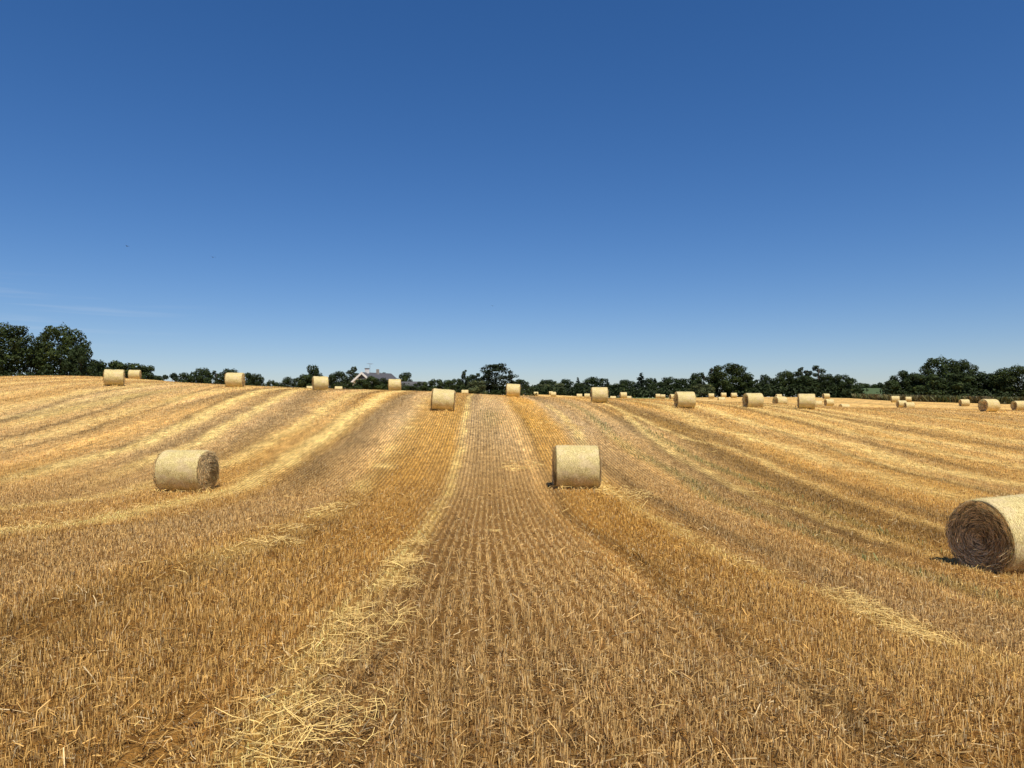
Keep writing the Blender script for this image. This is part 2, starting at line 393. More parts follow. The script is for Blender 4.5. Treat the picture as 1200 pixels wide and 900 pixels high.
# ground: colour by strip, chaff and soil between
M_GROUND, t, b = newmat('stubble_soil')
ca = attr(t, 'tint').outputs['Color']; far = attr(t, 'far').outputs['Fac']
n1 = noise(t, mapping(t, (1, 1, 1)), 45, 4, .75)
n2 = noise(t, mapping(t, (9, 2.2, 1)), 1.0, 5, .75)
n3 = noise(t, mapping(t, (3.0, 1.0, 1)), 1.6, 6, .8)
uu = attr(t, 'rowu').outputs['Fac']
rw = math_(t, 'COSINE', math_(t, 'MULTIPLY', uu, 2 * math.pi / .125))
rwf = math_(t, 'ADD', math_(t, 'MULTIPLY', rw, math_(t, 'ADD', math_(t, 'MULTIPLY', far, .20), .22)), .96)
f1 = ramp(t, n1, [(.25, .35), (.5, .8), (.75, 1.35)])
f2 = ramp(t, n3, [(.32, .25), (.5, .98), (.68, 1.8)])
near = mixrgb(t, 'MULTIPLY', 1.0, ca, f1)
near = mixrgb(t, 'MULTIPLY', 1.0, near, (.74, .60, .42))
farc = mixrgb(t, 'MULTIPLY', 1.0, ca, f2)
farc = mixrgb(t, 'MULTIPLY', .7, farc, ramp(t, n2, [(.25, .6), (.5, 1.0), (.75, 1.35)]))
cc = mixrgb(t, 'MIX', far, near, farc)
rv = t.nodes.new('ShaderNodeCombineColor')
for i in range(3): t.links.new(rwf, rv.inputs[i])
cc = mixrgb(t, 'MULTIPLY', 1.0, cc, rv.outputs[0])
t.links.new(cc, b.inputs['Base Color']); b.inputs['Roughness'].default_value = .95
bump(t, b, math_(t, 'ADD', n1, n3), .8, .06)

def tint_mat(name, rough=.6, transl=0.0, spec=.2, var=.15):
    m, t, b = newmat(name)
    ca = attr(t, 'tint').outputs['Color']
    b.inputs['Roughness'].default_value = rough; b.inputs['Specular IOR Level'].default_value = spec
    t.links.new(ca, b.inputs['Base Color'])
    if transl:
        tr = t.nodes.new('ShaderNodeBsdfTranslucent'); mx = t.nodes.new('ShaderNodeMixShader'); mx.inputs[0].default_value = transl
        t.links.new(ca, tr.inputs['Color']); out = t.nodes['Material Output']
        t.links.new(b.outputs[0], mx.inputs[1]); t.links.new(tr.outputs[0], mx.inputs[2]); t.links.new(mx.outputs[0], out.inputs['Surface'])
    return m
M_STEM = tint_mat('dry_stems', .55, .18, .25)
M_LEAF = tint_mat('foliage', .6, .15, .12)

# ---------------------------------------------------------------- ground sheet (one sheet all round, finer towards where the picture looks)
def make_ground():
    azf = np.linspace(-.68, .68, 580)
    azb = np.linspace(.68, 2 * math.pi - .68, 62)[1:-1]
    az = np.concatenate([azf, azb]); na = len(az)
    r = np.concatenate([np.geomspace(.7, 130, 330), np.geomspace(130, 420, 46)[1:], np.geomspace(420, 6500, 24)[1:]]); nr = len(r)
    A, R = np.meshgrid(az, r)
    x = R * np.sin(A); y = R * np.cos(A); z = ground_z(x, y)
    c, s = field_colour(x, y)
    z = z + s * smooth01(R, 2, 5) * .05 * (vnoise(x * 3, y * 3, 4))
    u = strip_u(x, y)
    z = z + np.where(R < 30, .015 * np.cos(u * 2 * math.pi / .125), 0)
    # pasture beyond the field edge
    edge = smooth01(R, 285, 300)[..., None]
    gcol = np.array([.13, .17, .05])
    c = c * (1 - edge) + gcol * edge
    V = np.stack([x, y, z], -1).reshape(-1, 3); C = c.reshape(-1, 3)
    far_ = smooth01(R, 9, 40).ravel(); U = u.ravel()
    i = np.arange(nr - 1)[:, None] * na; j = np.arange(na)[None, :]; j2 = (j + 1) % na
    f = np.stack([i + j, i + j2, i + na + j2, i + na + j], -1).reshape(-1, 4)[:, ::-1]
    V = np.vstack([V, [[0, 0, 0]]]); C = np.vstack([C, [GREY]]); far_ = np.append(far_, 0); U = np.append(U, 0)
    jj = np.arange(na); fan = np.stack([jj, (jj + 1) % na, np.full(na, nr * na)], -1)
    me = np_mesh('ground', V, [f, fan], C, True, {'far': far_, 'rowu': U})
    o = link('ground', me, None, M_GROUND); tag(o, kind='structure')
make_ground()

# ---------------------------------------------------------------- stubble
BALE_FOOT = [(x, y) for x, y, z in BP if y < 70]
def clear_of_bales(x, y):
    k = np.ones(len(x), bool)
    for bx, by in BALE_FOOT:
        k &= ~((np.abs(x - bx) < .62) & (np.abs(y - by) < .5))
    return k
def stem_colours(x, y, n):
    c, s = field_colour(x, y)
    v = rng.normal(1.0, .27 + .10 * smooth01(y, 20, 50), n)[:, None]
    c = c * np.clip(v, .45, 1.7)
    lt = rng.random(n)[:, None] < .10
    c = np.where(lt, c * .4 + np.array([.78, .64, .38]) * .6, c)
    dk = rng.random(n)[:, None] < .17
    c = np.where(dk, c * np.array([.50, .40, .34]), c)
    return np.clip(c, .01, .9), s
def rows(ymin, ymax, dens_along, jit, tmax=.80, pitch=.125):
    """points along drilled rows inside the visible wedge plus a margin"""
    area = tmax * (ymax ** 2 - ymin ** 2) + 3 * (ymax - ymin)
    n = int(area / pitch * dens_along)
    y = np.sqrt(rng.random(n) * (ymax ** 2 - ymin ** 2) + ymin ** 2)
    x = (rng.random(n) * 2 - 1) * (tmax * y + 1.2)
    u = strip_u(x, y)
    un = np.round(u / pitch) * pitch
    x = x + (un - u) + rng.normal(0, 1, n) * np.interp(y, [2, 4, 6, 8, 12, 20, 60, 100], [.032, .025, .018, .014, .011, .009, .012, .03])
    return x, y
def prisms(x, y, z, h, wd, lean, cs, hollow=False):
    n = len(x); a = rng.random(n) * 6.283
    lx, ly = lean
    V = np.zeros((n, 6, 3), np.float32)
    for k in range(3):
        an = a + k * 2.094
        V[:, k, 0] = x + np.cos(an) * wd * .6; V[:, k, 1] = y + np.sin(an) * wd * .6; V[:, k, 2] = z - .02
        V[:, k + 3, 0] = x + lx * h + np.cos(an) * wd * .5; V[:, k + 3, 1] = y + ly * h + np.sin(an) * wd * .5; V[:, k + 3, 2] = z + h * (1 if k else .93)
    b = np.arange(n)[:, None] * 6
    Q = np.concatenate([b + np.array(q) for q in ([0, 1, 4, 3], [1, 2, 5, 4])], 0)      # a cut stem: two sides of the tube and its slanted cut end
    return V.reshape(-1, 3), [Q, b + np.array([3, 4, 5])], np.repeat(cs, 6, 0)
def ribbons(x, y, z, h, wd, lean, cs, curl=None):
    n = len(x); a = rng.normal(0, .9, n)
    lx, ly = lean; cx, cy = np.cos(a) * wd * .5, np.sin(a) * wd * .5
    V = np.zeros((n, 4, 3), np.float32)
    V[:, 0] = np.stack([x - cx, y - cy, z - .02], -1); V[:, 1] = np.stack([x + cx, y + cy, z - .02], -1)
    V[:, 2] = np.stack([x + cx * .8 + lx * h, y + cy * .8 + ly * h, z + h], -1); V[:, 3] = np.stack([x - cx * .8 + lx * h, y - cy * .8 + ly * h, z + h * .9], -1)
    b = np.arange(n)[:, None] * 4
    return V.reshape(-1, 3), [b + np.array([0, 1, 2, 3])], np.repeat(cs, 4, 0)
def stack(parts):
    V = []; C = []; F_ = {}; off = 0
    for v, fs, c in parts:
        for f in fs: F_.setdefault(f.shape[1], []).append(f + off)
        V.append(v); C.append(c); off += len(v)
    return np.vstack(V), [np.vstack(F_[k]) for k in sorted(F_)], np.vstack(C)

def make_stubble():
    parts = []
    for (y0, y1, kind) in ((1.9, 5, 'p'), (5, 8.5, 'p'), (8.5, 14, 'p'), (14, 24, 'p'), (24, 40, 'r'), (40, 66, 'r'), (66, 110, 'r')):
        DY, DD = [2, 5, 8, 11, 14, 24, 40, 66, 110], [285, 215, 128, 80, 50, 24, 9.5, 3.4, 1.0]
        dmax = float(np.interp(y0, DY, DD)); x, y = rows(y0, y1, dmax, 1.0)
        kk = rng.random(len(x)) < np.interp(y, DY, DD) / dmax
        x, y = x[kk], y[kk]
        # gaps along the rows, flattened wheel tracks, thinner under straw
        gp = vnoise(x * 9, y * 3.5, 14); s = swath(x, y)
        keep = (gp > .16) & (rng.random(len(x)) > s * .55)
        u = strip_u(x, y)
        trk = .5 * np.exp(-((u - 1.95) / .17) ** 2) + np.exp(-((u - 4.15) / .16) ** 2) + np.exp(-((u + .62) / .12) ** 2) + np.exp(-((u + 3.2) / .15) ** 2) + np.exp(-((u - 7.7) / .2) ** 2)
        keep &= rng.random(len(x)) > trk * .55
        keep &= clear_of_bales(x, y)
        x, y, trk = x[keep], y[keep], trk[keep]; n = len(x)
        z = ground_z(x, y)
        hh = (.061 + .026 * (vnoise(x * .8, y * .8, 16) - .5)) * rng.normal(1, .20, n).clip(.35, 1.6) * (1 - .45 * np.clip(trk, 0, 1))
        wd = rng.normal(.0042, .0008, n).clip(.0025, .007) * np.interp(y, [2, 5, 8, 14, 24, 24.01, 40, 66, 110], [.58, .69, .90, 1.3, 2.05, 2.7, 4.6, 8, 13])
        lean = (rng.normal(0.02, .17, n), rng.normal(.05, .17, n))
        c, _ = stem_colours(x, y, n)
        parts.append((prisms if kind == 'p' else ribbons)(x, y, z, hh, wd, lean, c))
    V, Fs, C = stack(parts)
    me = np_mesh('stubble', V, Fs, C); print('tris', sum(len(f) * (f.shape[1] - 2) for f in Fs), 'stubble faces', sum(len(f) for f in Fs))
    o = link('stubble', me, None, M_STEM)
    tag(o, 'short tan cereal stubble standing in drilled rows all over the field', 'stubble', kind='stuff')
make_stubble()

# lying straws: a bent strip of two quads, lifted on the stubble
def straws(x, y, z, L, wd, ang, pitch, cs, bend=.25, base=None):
    n = len(x)
    dx, dy = np.cos(ang), np.sin(ang); px_, py_ = -dy, dx
    bx = rng.normal(0, bend, n)
    V = np.zeros((n, 6, 3), np.float32)
    tilt = rng.normal(0, .6, n)
    for k, s in enumerate((-.5, .05, .5)):
        off = (bx * (1 - (2 * s) ** 2)) * L * .5
        X = x + dx * s * L + px_ * off; Y_ = y + dy * s * L + py_ * off
        Zc = z + np.sin(pitch) * s * L + (.5 - 2 * s * s) * L * .06
        for m, sg in enumerate((-1, 1)):
            V[:, k * 2 + m, 0] = X + px_ * wd * .5 * sg * np.cos(tilt)
            V[:, k * 2 + m, 1] = Y_ + py_ * wd * .5 * sg * np.cos(tilt)
            V[:, k * 2 + m, 2] = Zc + wd * .5 * sg * np.sin(tilt)
    b = np.arange(n)[:, None] * 6
    return V.reshape(-1, 3), [np.concatenate([b + np.array([0, 1, 3, 2]), b + np.array([2, 3, 5, 4])], 0)], np.repeat(cs, 6, 0)

def make_chaff():
    parts = []
    for (y0, y1, per, wm) in ((1.9, 5, 1500, .8), (5, 9, 430, 1.0), (9, 14, 110, 1.6), (14, 22, 40, 2.4)):
        n = int(.8 * (y1 ** 2 - y0 ** 2) * per + per * 3 * (y1 - y0) * .5)
        y = np.sqrt(rng.random(n) * (y1 ** 2 - y0 ** 2) + y0 ** 2); x = (rng.random(n) * 2 - 1) * (.78 * y + 1)
        z = ground_z(x, y) + np.abs(rng.normal(.014, .026, n))
        c, _ = stem_colours(x, y, n); c = c * rng.uniform(.35, 1.25, n)[:, None]
        L = rng.gamma(3, .016, n).clip(.015, .16) * (1 + .2 * wm)
        parts.append(straws(x, y, z, L, rng.uniform(.003, .008, n) * wm, rng.random(n) * 6.283, rng.normal(0, .45, n), c))
    V, Fs, C = stack(parts); me = np_mesh('chaff', V, Fs, C); print('chaff', sum(len(f) for f in Fs))
    tag(link('chaff', me, None, M_STEM), 'broken brown chaff and leaf bits lying between the stubble rows', 'chaff', kind='stuff')
make_chaff()

def make_loose():
    parts = []
    heaps = [(372, 872, .26, .07), (340, 850, .30, .03), (395, 845, .3, .02), (425, 745, .34, .06), (440, 728, .34, .07), (410, 765, .3, .03), (468, 690, .22, .10), (478, 665, .20, .12), (490, 640, .2, .1),
             (1040, 732, .28, .12), (1010, 715, .25, .1), (1075, 750, .25, .08), (985, 702, .22, .1), (612, 546, .75, .03), (604, 550, .5, .03), (655, 500, 1.3, .05), (728, 577, .8, .03), (745, 582, .6, .03), (580, 625, .12, .02), (395, 595, .45, .1), (380, 600, .4, .1), (340, 622, .45, .1), (320, 640, .4, .1)]
    # wisps along the swaths
    for (y0, y1, per, wm, Lm) in ((2, 7, 520, 1, 1), (7, 14, 300, 1.6, 1.1), (14, 28, 160, 2.4, 1.4), (28, 66, 70, 4.2, 1.9)):
        n = int(.8 * (y1 ** 2 - y0 ** 2) * per + 60)
        y = np.sqrt(rng.random(n) * (y1 ** 2 - y0 ** 2) + y0 ** 2); x = (rng.random(n) * 2 - 1) * (.80 * y + 1)
        s = swath(x, y)
        cl = vnoise(x * 2.2, y * 2.2, 71)
        p = s ** 2.0 * np.clip(.05 + 2.6 * (cl - .42), .02, 1) * np.interp(y, [0, 5, 9, 16, 30], [.20, .26, .36, .45, .6]) + .007
        k = rng.random(n) < p; k &= clear_of_bales(x, y); x, y, s, cl = x[k], y[k], s[k], cl[k]; n = len(x)
        z = ground_z(x, y) + .015 + np.abs(rng.normal(.05, .045, n)) * (.5 + s)
        c = STRAW * rng.normal(1, .17, n).clip(.5, 1.25)[:, None] * np.where(rng.random(n) < .25, .62, 1)[:, None]
        L = rng.gamma(4, .030, n).clip(.03, .30) * Lm
        parts.append(straws(x, y, z, L, rng.uniform(.0022, .0044, n) * wm, rng.random(n) * 6.283, rng.normal(0, .22, n), c))
    # heaps traced where the photograph has them
    for hx, hy, r, hz in heaps:
        Y = 4.0
        for _ in range(40):
            X = (hx - 600) / F * Y; Y = .5 * Y + .5 * (EYE - float(ground_z(X, Y))) * F / (hy - HZ)
        n = int((300 if Y < 4.6 else 460) * r)
        if Y > 11: n = int(n * .55)
        rr = np.sqrt(rng.random(n)) * r; a = rng.random(n) * 6.283
        x = X + rr * np.cos(a) * 1.0 + rng.normal(0, .05, n); y = Y + rr * np.sin(a) * 1.5
        z = ground_z(x, y) + .05 + hz * np.clip(1 - (rr / r) ** 2, 0, 1) * rng.random(n)
        c = STRAW * rng.normal(.95, .20, n).clip(.4, 1.15)[:, None]
        parts.append(straws(x, y, z, rng.gamma(5, .027, n).clip(.04, .30), rng.uniform(.0020, .0040, n) * max(1, Y / 6), rng.random(n) * 6.283, rng.normal(0, .2, n), c))
    V, Fs, C = stack(parts); me = np_mesh('loose_straw', V, Fs, C); print('straw', sum(len(f) for f in Fs))
    tag(link('loose_straw', me, None, M_STEM), 'bright yellow loose straw lying in swaths and small heaps along the rows', 'straw', kind='stuff')
make_loose()

def make_weeds():
    n = 60000
    y = rng.uniform(5, 46, n); x = rng.uniform(-2, 16, n)
    g = greenish(x, y); k = rng.random(n) < g * .20
    k &= np.abs(x) < .8 * y + 1; k &= clear_of_bales(x, y)
    x, y = x[k], y[k]; n = len(x); z = ground_z(x, y)
    c = np.array([.20, .22, .075]) * rng.normal(1, .25, n).clip(.4, 1.7)[:, None]
    p = ribbons(x, y, z, rng.uniform(.05, .14, n), .006 + y * .0009, (rng.normal(0, .5, n), rng.normal(0, .5, n)), c)
    V, Fs, C = stack([p])
    tag(link('green_weeds', np_mesh('green_weeds', V, Fs, C), None, M_STEM), 'thin green weeds growing through the stubble right of the middle bale', 'weeds', kind='stuff')
make_weeds()

# ---------------------------------------------------------------- bales
M_NET, t, b = newmat('net_wrapped_straw')
oc = mapping(t, (1, 1, 1))
fine = noise(t, mapping(t, (26, 9, 9)), 3.0, 5, .75)
blot = noise(t, mapping(t, (1.2, 2.2, 2.2)), 2.0, 3, .6)
sp = noise(t, mapping(t, (14, 1.5, 1.5)), 3.2, 4, .7)
wv = t.nodes.new('ShaderNodeTexWave'); wv.bands_direction = 'X'; wv.inputs['Scale'].default_value = 9; wv.inputs['Distortion'].default_value = .5; wv.inputs['Detail'].default_value = 1
t.links.new(oc, wv.inputs['Vector'])
cn = mixrgb(t, 'MIX', ramp(t, fine, [(.36, 0.), (.60, 1.)]), (.25, .155, .03), (.98, .83, .38))
cn = mixrgb(t, 'MIX', ramp(t, blot, [(.46, 0.), (.64, .40)]), cn, (.78, .60, .38))
cn = mixrgb(t, 'MULTIPLY', .5, cn, ramp(t, sp, [(.3, .62), (.6, 1.1)]))
cn = mixrgb(t, 'MULTIPLY', .22, cn, wv.outputs['Color'])
t.links.new(cn, b.inputs['Base Color']); b.inputs['Roughness'].default_value = .6; b.inputs['Specular IOR Level'].default_value = .25
bump(t, b, math_(t, 'ADD', fine, math_(t, 'MULTIPLY', wv.outputs['Fac'], .4)), .7, .012)
M_END, t, b = newmat('coiled_straw_end')
ca = attr(t, 'tint').outputs['Color']
f = noise(t, mapping(t, (1, 1, 1)), 38, 5, .8)
ce = mixrgb(t, 'MULTIPLY', 1.0, ca, ramp(t, f, [(.3, .35), (.5, .9), (.7, 1.6)]))
t.links.new(ce, b.inputs['Base Color']); b.inputs['Roughness'].default_value = .9
bump(t, b, f, .9, .03)

R0 = D / 2; HL = .66
def bale_radius(a, s, seed):
    # a angle round the axis, s along the axis (-1..1): soft sag, bulge, lumps
    r = R0 * (1 - .010 * np.abs(s) ** 20) + .010 * np.sin(3 * a + seed) + .020 * (fbm(s * 3 + 9, a * 2, 50 + seed) - .5) * 2
    zz = np.sin(a)
    flat = np.clip((-zz - .90) / .10, 0, 1)
    return r - flat * .030 * R0 / .65
def bale_proto(seed, detail):
    na, ns = (112, 44) if detail else (72, 18)
    a = np.linspace(0, 2 * math.pi, na, endpoint=False); s = np.linspace(-1, 1, ns)
    S, A = np.meshgrid(s, a, indexing='ij')
    r = bale_radius(A, S, seed)
    x = S * HL + .012 * (vnoise(A * 5, S * 0, seed) - .5) * (np.abs(S) > .9)
    V = np.stack([x, r * np.cos(A), r * np.sin(A)], -1)
    # turned-in lips
    lips = []
    for sg, row in ((-1, 0), (1, -1)):
        rr = r[row] - .018; lips.append(np.stack([x[row] + sg * .018, rr * np.cos(a), rr * np.sin(a)], -1))
        rr = r[row] - .075; lips.append(np.stack([x[row] + sg * .006, rr * np.cos(a), rr * np.sin(a)], -1))
    Vw = np.vstack([lips[1][None], lips[0][None], V, lips[2][None], lips[3][None]]); n2 = len(Vw)
    i = np.arange(n2 - 1)[:, None] * na; j = np.arange(na)[None, :]; j2 = (j + 1) % na
    f = np.stack([i + j, i + j2, i + na + j2, i + na + j], -1).reshape(-1, 4)
    wrap = np_mesh('net_wrap', Vw.reshape(-1, 3), f, None, True)
    wrap.materials.append(M_NET)
    ends = []
    for sg in (-1, 1):
        nr = 34 if detail else 12
        rad = np.linspace(.985, 0.02, nr)
        Rr, Aa = np.meshgrid(rad, a, indexing='ij')
        rr = (bale_radius(Aa, sg * 1.0, seed) - .03) * Rr
        turns = 11
        sp_ = np.sin((Rr * turns + Aa / 6.283) * 6.283 + 2 * fbm(Aa * 1.5, Rr * 5, seed + 3))
        lump = fbm(Rr * 8 + 3, Aa * 3.0, seed + 7) - .5
        xx = sg * (HL + .012 + .020 * sp_ * (Rr > .06) + .11 * lump * (Rr < .97) - .03 * np.exp(-((Rr - .35) / .2) ** 2) - .02 * (Rr > .97))
        Ve = np.stack([xx, rr * np.cos(Aa), rr * np.sin(Aa)], -1).reshape(-1, 3)
        Ve = np.vstack([Ve, [[sg * HL, 0, 0]]])
        i = np.arange(nr - 1)[:, None] * na; f = np.stack([i + j, i + j2, i + na + j2, i + na + j], -1).reshape(-1, 4)
        if sg < 0: f = f[:, ::-1]
        jj = np.arange(na); fan = np.stack([(nr - 1) * na + jj, (nr - 1) * na + (jj + 1) % na, np.full(na, nr * na)], -1)
        if sg < 0: fan = fan[:, ::-1]
        cb = np.array([.60, .42, .18]) * (1 + .45 * sp_.reshape(-1, 1) * 1.2 + 1.8 * lump.reshape(-1, 1)); cb = np.vstack([cb, [[.2, .12, .05]]])
        me = np_mesh('straw_end', Ve, [f, fan], np.clip(cb, .03, .7), True); me.materials.append(M_END)
        ends.append((sg, me))
    # straws sticking out of both ends and round the rims
    parts = []
    for sg in (-1, 1):
        n = 3400 if detail else 260
        q = np.sqrt(rng.random(n)) * .96; an = rng.random(n) * 6.283
        rr = R0 * q; cy, cz = rr * np.cos(an), rr * np.sin(an)
        L = rng.gamma(4, .036, n).clip(.04, .34); tang = an + math.pi / 2 + rng.normal(0, .34, n)
        wd = rng.uniform(.004, .011, n) * (1 if detail else 2.4)
        out = rng.uniform(-.01, .085, n); lift = rng.normal(0, .22, n)
        V6 = np.zeros((n, 6, 3), np.float32)
        for k, s_ in enumerate((-.5, 0, .5)):
            yy = cy + np.cos(tang) * L * s_ + np.cos(an) * (-(2 * s_) ** 2) * L * L * .5 / np.maximum(rr, .15) * .5
            zz = cz + np.sin(tang) * L * s_ + np.sin(an) * (-(2 * s_) ** 2) * L * L * .5 / np.maximum(rr, .15) * .5
            rl = np.hypot(yy, zz); lim = np.minimum(1, (R0 - .02) / np.maximum(rl, 1e-6)); yy = yy * lim; zz = zz * lim
            xx = sg * (HL + .01 + out + lift * L * s_)
            for m_, g in enumerate((-1, 1)):
                V6[:, k * 2 + m_] = np.stack([xx + g * wd * .2, yy + g * wd * .5 * -np.sin(tang), zz + g * wd * .5 * np.cos(tang)], -1)
        cs = np.array([.92, .69, .34]) * rng.gamma(1.5, .58, n).clip(.12, 1.05)[:, None]
        bb = np.arange(n)[:, None] * 6
        parts.append((V6.reshape(-1, 3), [np.concatenate([bb + np.array([0, 1, 3, 2]), bb + np.array([2, 3, 5, 4])], 0)], np.repeat(cs, 6, 0)))
    # fuzz poking through the net
    n = 2400 if detail else 160
    sx = rng.uniform(-1, 1, n); an = rng.random(n) * 6.283
    rr = bale_radius(an, sx, seed); L = rng.uniform(.02, .07, n); wd = .003 if detail else .012
    dxx = rng.normal(0, .6, n); dan = rng.normal(0, .6, n)
    V4 = np.zeros((n, 4, 3), np.float32)
    for k, (e, g) in enumerate(((0, -1), (0, 1), (1, 1), (1, -1))):
        ra = rr + .002 + e * L * .38; aa = an + e * dan * L / R0
        V4[:, k] = np.stack([(sx * HL + e * dxx * L).clip(-HL - .03, HL + .03) + g * wd * .5, ra * np.cos(aa), ra * np.sin(aa)], -1)
    cs = np.array([.80, .66, .36]) * rng.normal(1, .25, n).clip(.4, 1.15)[:, None]
    parts.append((V4.reshape(-1, 3), [np.arange(n)[:, None] * 4 + np.array([0, 1, 2, 3])], np.repeat(cs, 4, 0)))
    V, Fs, C = stack(parts); loose = np_mesh('protruding_straw', V, Fs, C); loose.materials.append(M_STEM)
    return wrap, ends, loose
PROTO = {}
def bale(i):
    px, py, h, e, tilt, proto, label = BALES[i]; X, Y, Z = BP[i]
    near = Y < 50; key = (i if near else 10 + i % 3)
    if key not in PROTO: PROTO[key] = bale_proto(key + 1, near)
    wrap, ends, loose = PROTO[key]
    tt = (px - 600) / F
    v = max(-.999, min(.999, -e / math.sqrt(1 + tt * tt)))
    th = math.asin(v) - math.atan(tt) if e > 0 or e < 0 else -math.atan(tt)
    # axis = (cos th, sin th)
    th = math.asin(max(-1, min(1, -e / math.sqrt(1 + tt * tt)))) - math.atan(tt)
    if abs(e) > 1e-6: pass
    root = empty('straw_bale', (X, Y, Z), (0, math.radians(tilt), th))
    tag(root, label, 'straw bale', 'round straw bales scattered over the stubble field')
    up = R0 - .035
    # the copies roll about their own axis so that no two show the same face
    k = 1.0 + ((i * 37) % 7 - 3) * .006
    root.scale = (k * (.93 if proto == 1 else 1), k, k)
    c = link('net_wrap', wrap, root); c.location = (0, 0, up)
    for sg, me in ends:
        c = link('straw_end', me, root); c.location = (0, 0, up)
    c = link('protruding_straw', loose, root); c.location = (0, 0, up); tag(c, kind='stuff')
for i in range(len(BALES)): bale(i)
def bale_skirts():
    parts = []
    for bx, by, bz in BP:
        if by > 66: continue
        n = int(170 if by < 30 else 60); x = bx + rng.uniform(-.85, .85, n); y = by - rng.uniform(.18, .62, n); y = np.where(rng.random(n) < .3, by + rng.uniform(-.6, .6, n), y)
        z = ground_z(x, y) + rng.uniform(.0, .10, n)
        c = STRAW * rng.normal(.85, .25, n).clip(.3, 1.15)[:, None]
        parts.append(straws(x, y, z, rng.uniform(.06, .30, n), rng.uniform(.003, .006, n) * max(1, by / 7), rng.random(n) * 6.283, rng.normal(0, .5, n), c))
    V, Fs, C = stack(parts)
    tag(link('straw_litter', np_mesh('straw_litter', V, Fs, C), None, M_STEM), 'loose straw litter bunched round the feet of the bales', 'straw', kind='stuff')
bale_skirts()

# ---------------------------------------------------------------- trees
M_BARK, t, b = newmat('bark')
cb = mixrgb(t, 'MIX', noise(t, mapping(t, (4, 4, 1)), 3, 4), (.06, .045, .035), (.16, .13, .10))
t.links.new(cb, b.inputs['Base Color'])

def tube(p0, p1, r0, r1, n=6):
    p0 = np.array(p0, float); p1 = np.array(p1, float); d = p1 - p0; d /= np.linalg.norm(d)
    a = np.cross(d, [0, 0, 1.] if abs(d[2]) < .9 else [1., 0, 0]); a /= np.linalg.norm(a); b_ = np.cross(d, a)
    an = np.arange(n) * 2 * math.pi / n
    ring = np.cos(an)[:, None] * a + np.sin(an)[:, None] * b_
    V = np.vstack([p0 + ring * r0, p1 + ring * r1]); j = np.arange(n)
    return V, [np.stack([j, (j + 1) % n, n + (j + 1) % n, n + j], -1)], np.ones((2 * n, 3))

def leaf_cloud(centres, radii, nleaf, size, base, cr):
    """many small leaf-clump faces on and in a set of lobes"""
    centres = np.array(centres); radii = np.array(radii)
    vol = (radii.prod(1)) ** (2 / 3); which = cr.choice(len(centres), nleaf, p=vol / vol.sum())
    d = cr.normal(0, 1, (nleaf, 3)); d /= np.linalg.norm(d, axis=1)[:, None]
    # sub-clumps make the surface break up into light and dark tufts
    q = .80 + .22 * np.sin(d[:, 0] * 5 + which * 2.1) * np.sin(d[:, 1] * 6 + which) * np.sin(d[:, 2] * 5 + 1.3 * which)
    q = q * cr.random(nleaf) ** .22
    P = centres[which] + d * radii[which] * q[:, None]
    nrm = d * .95 + cr.normal(0, .42, (nleaf, 3)); nrm[:, 2] += .25; nrm /= np.linalg.norm(nrm, axis=1)[:, None]
    t1 = np.cross(nrm, cr.normal(0, 1, (nleaf, 3))); t1 /= np.linalg.norm(t1, axis=1)[:, None]; t2 = np.cross(nrm, t1)
    sz = size * cr.uniform(.55, 1.35, nleaf)[:, None]
    V = np.stack([P - t1 * sz, P - t2 * sz * .55 + nrm * sz * .2, P + t1 * sz, P + t2 * sz * .55 + nrm * sz * .1], 1)
    lobe = cr.normal(1, .13, len(centres))[which]
    c = np.array(base) * .88 * (lobe * cr.normal(1, .15, nleaf)).clip(.4, 1.8)[:, None]
    yel = cr.random(nleaf) < .06; c[yel] *= np.array([1.8, 1.5, .9])
    return V.reshape(-1, 3), [np.arange(nleaf)[:, None] * 4 + np.array([0, 1, 2, 3])], np.repeat(c, 4, 0)

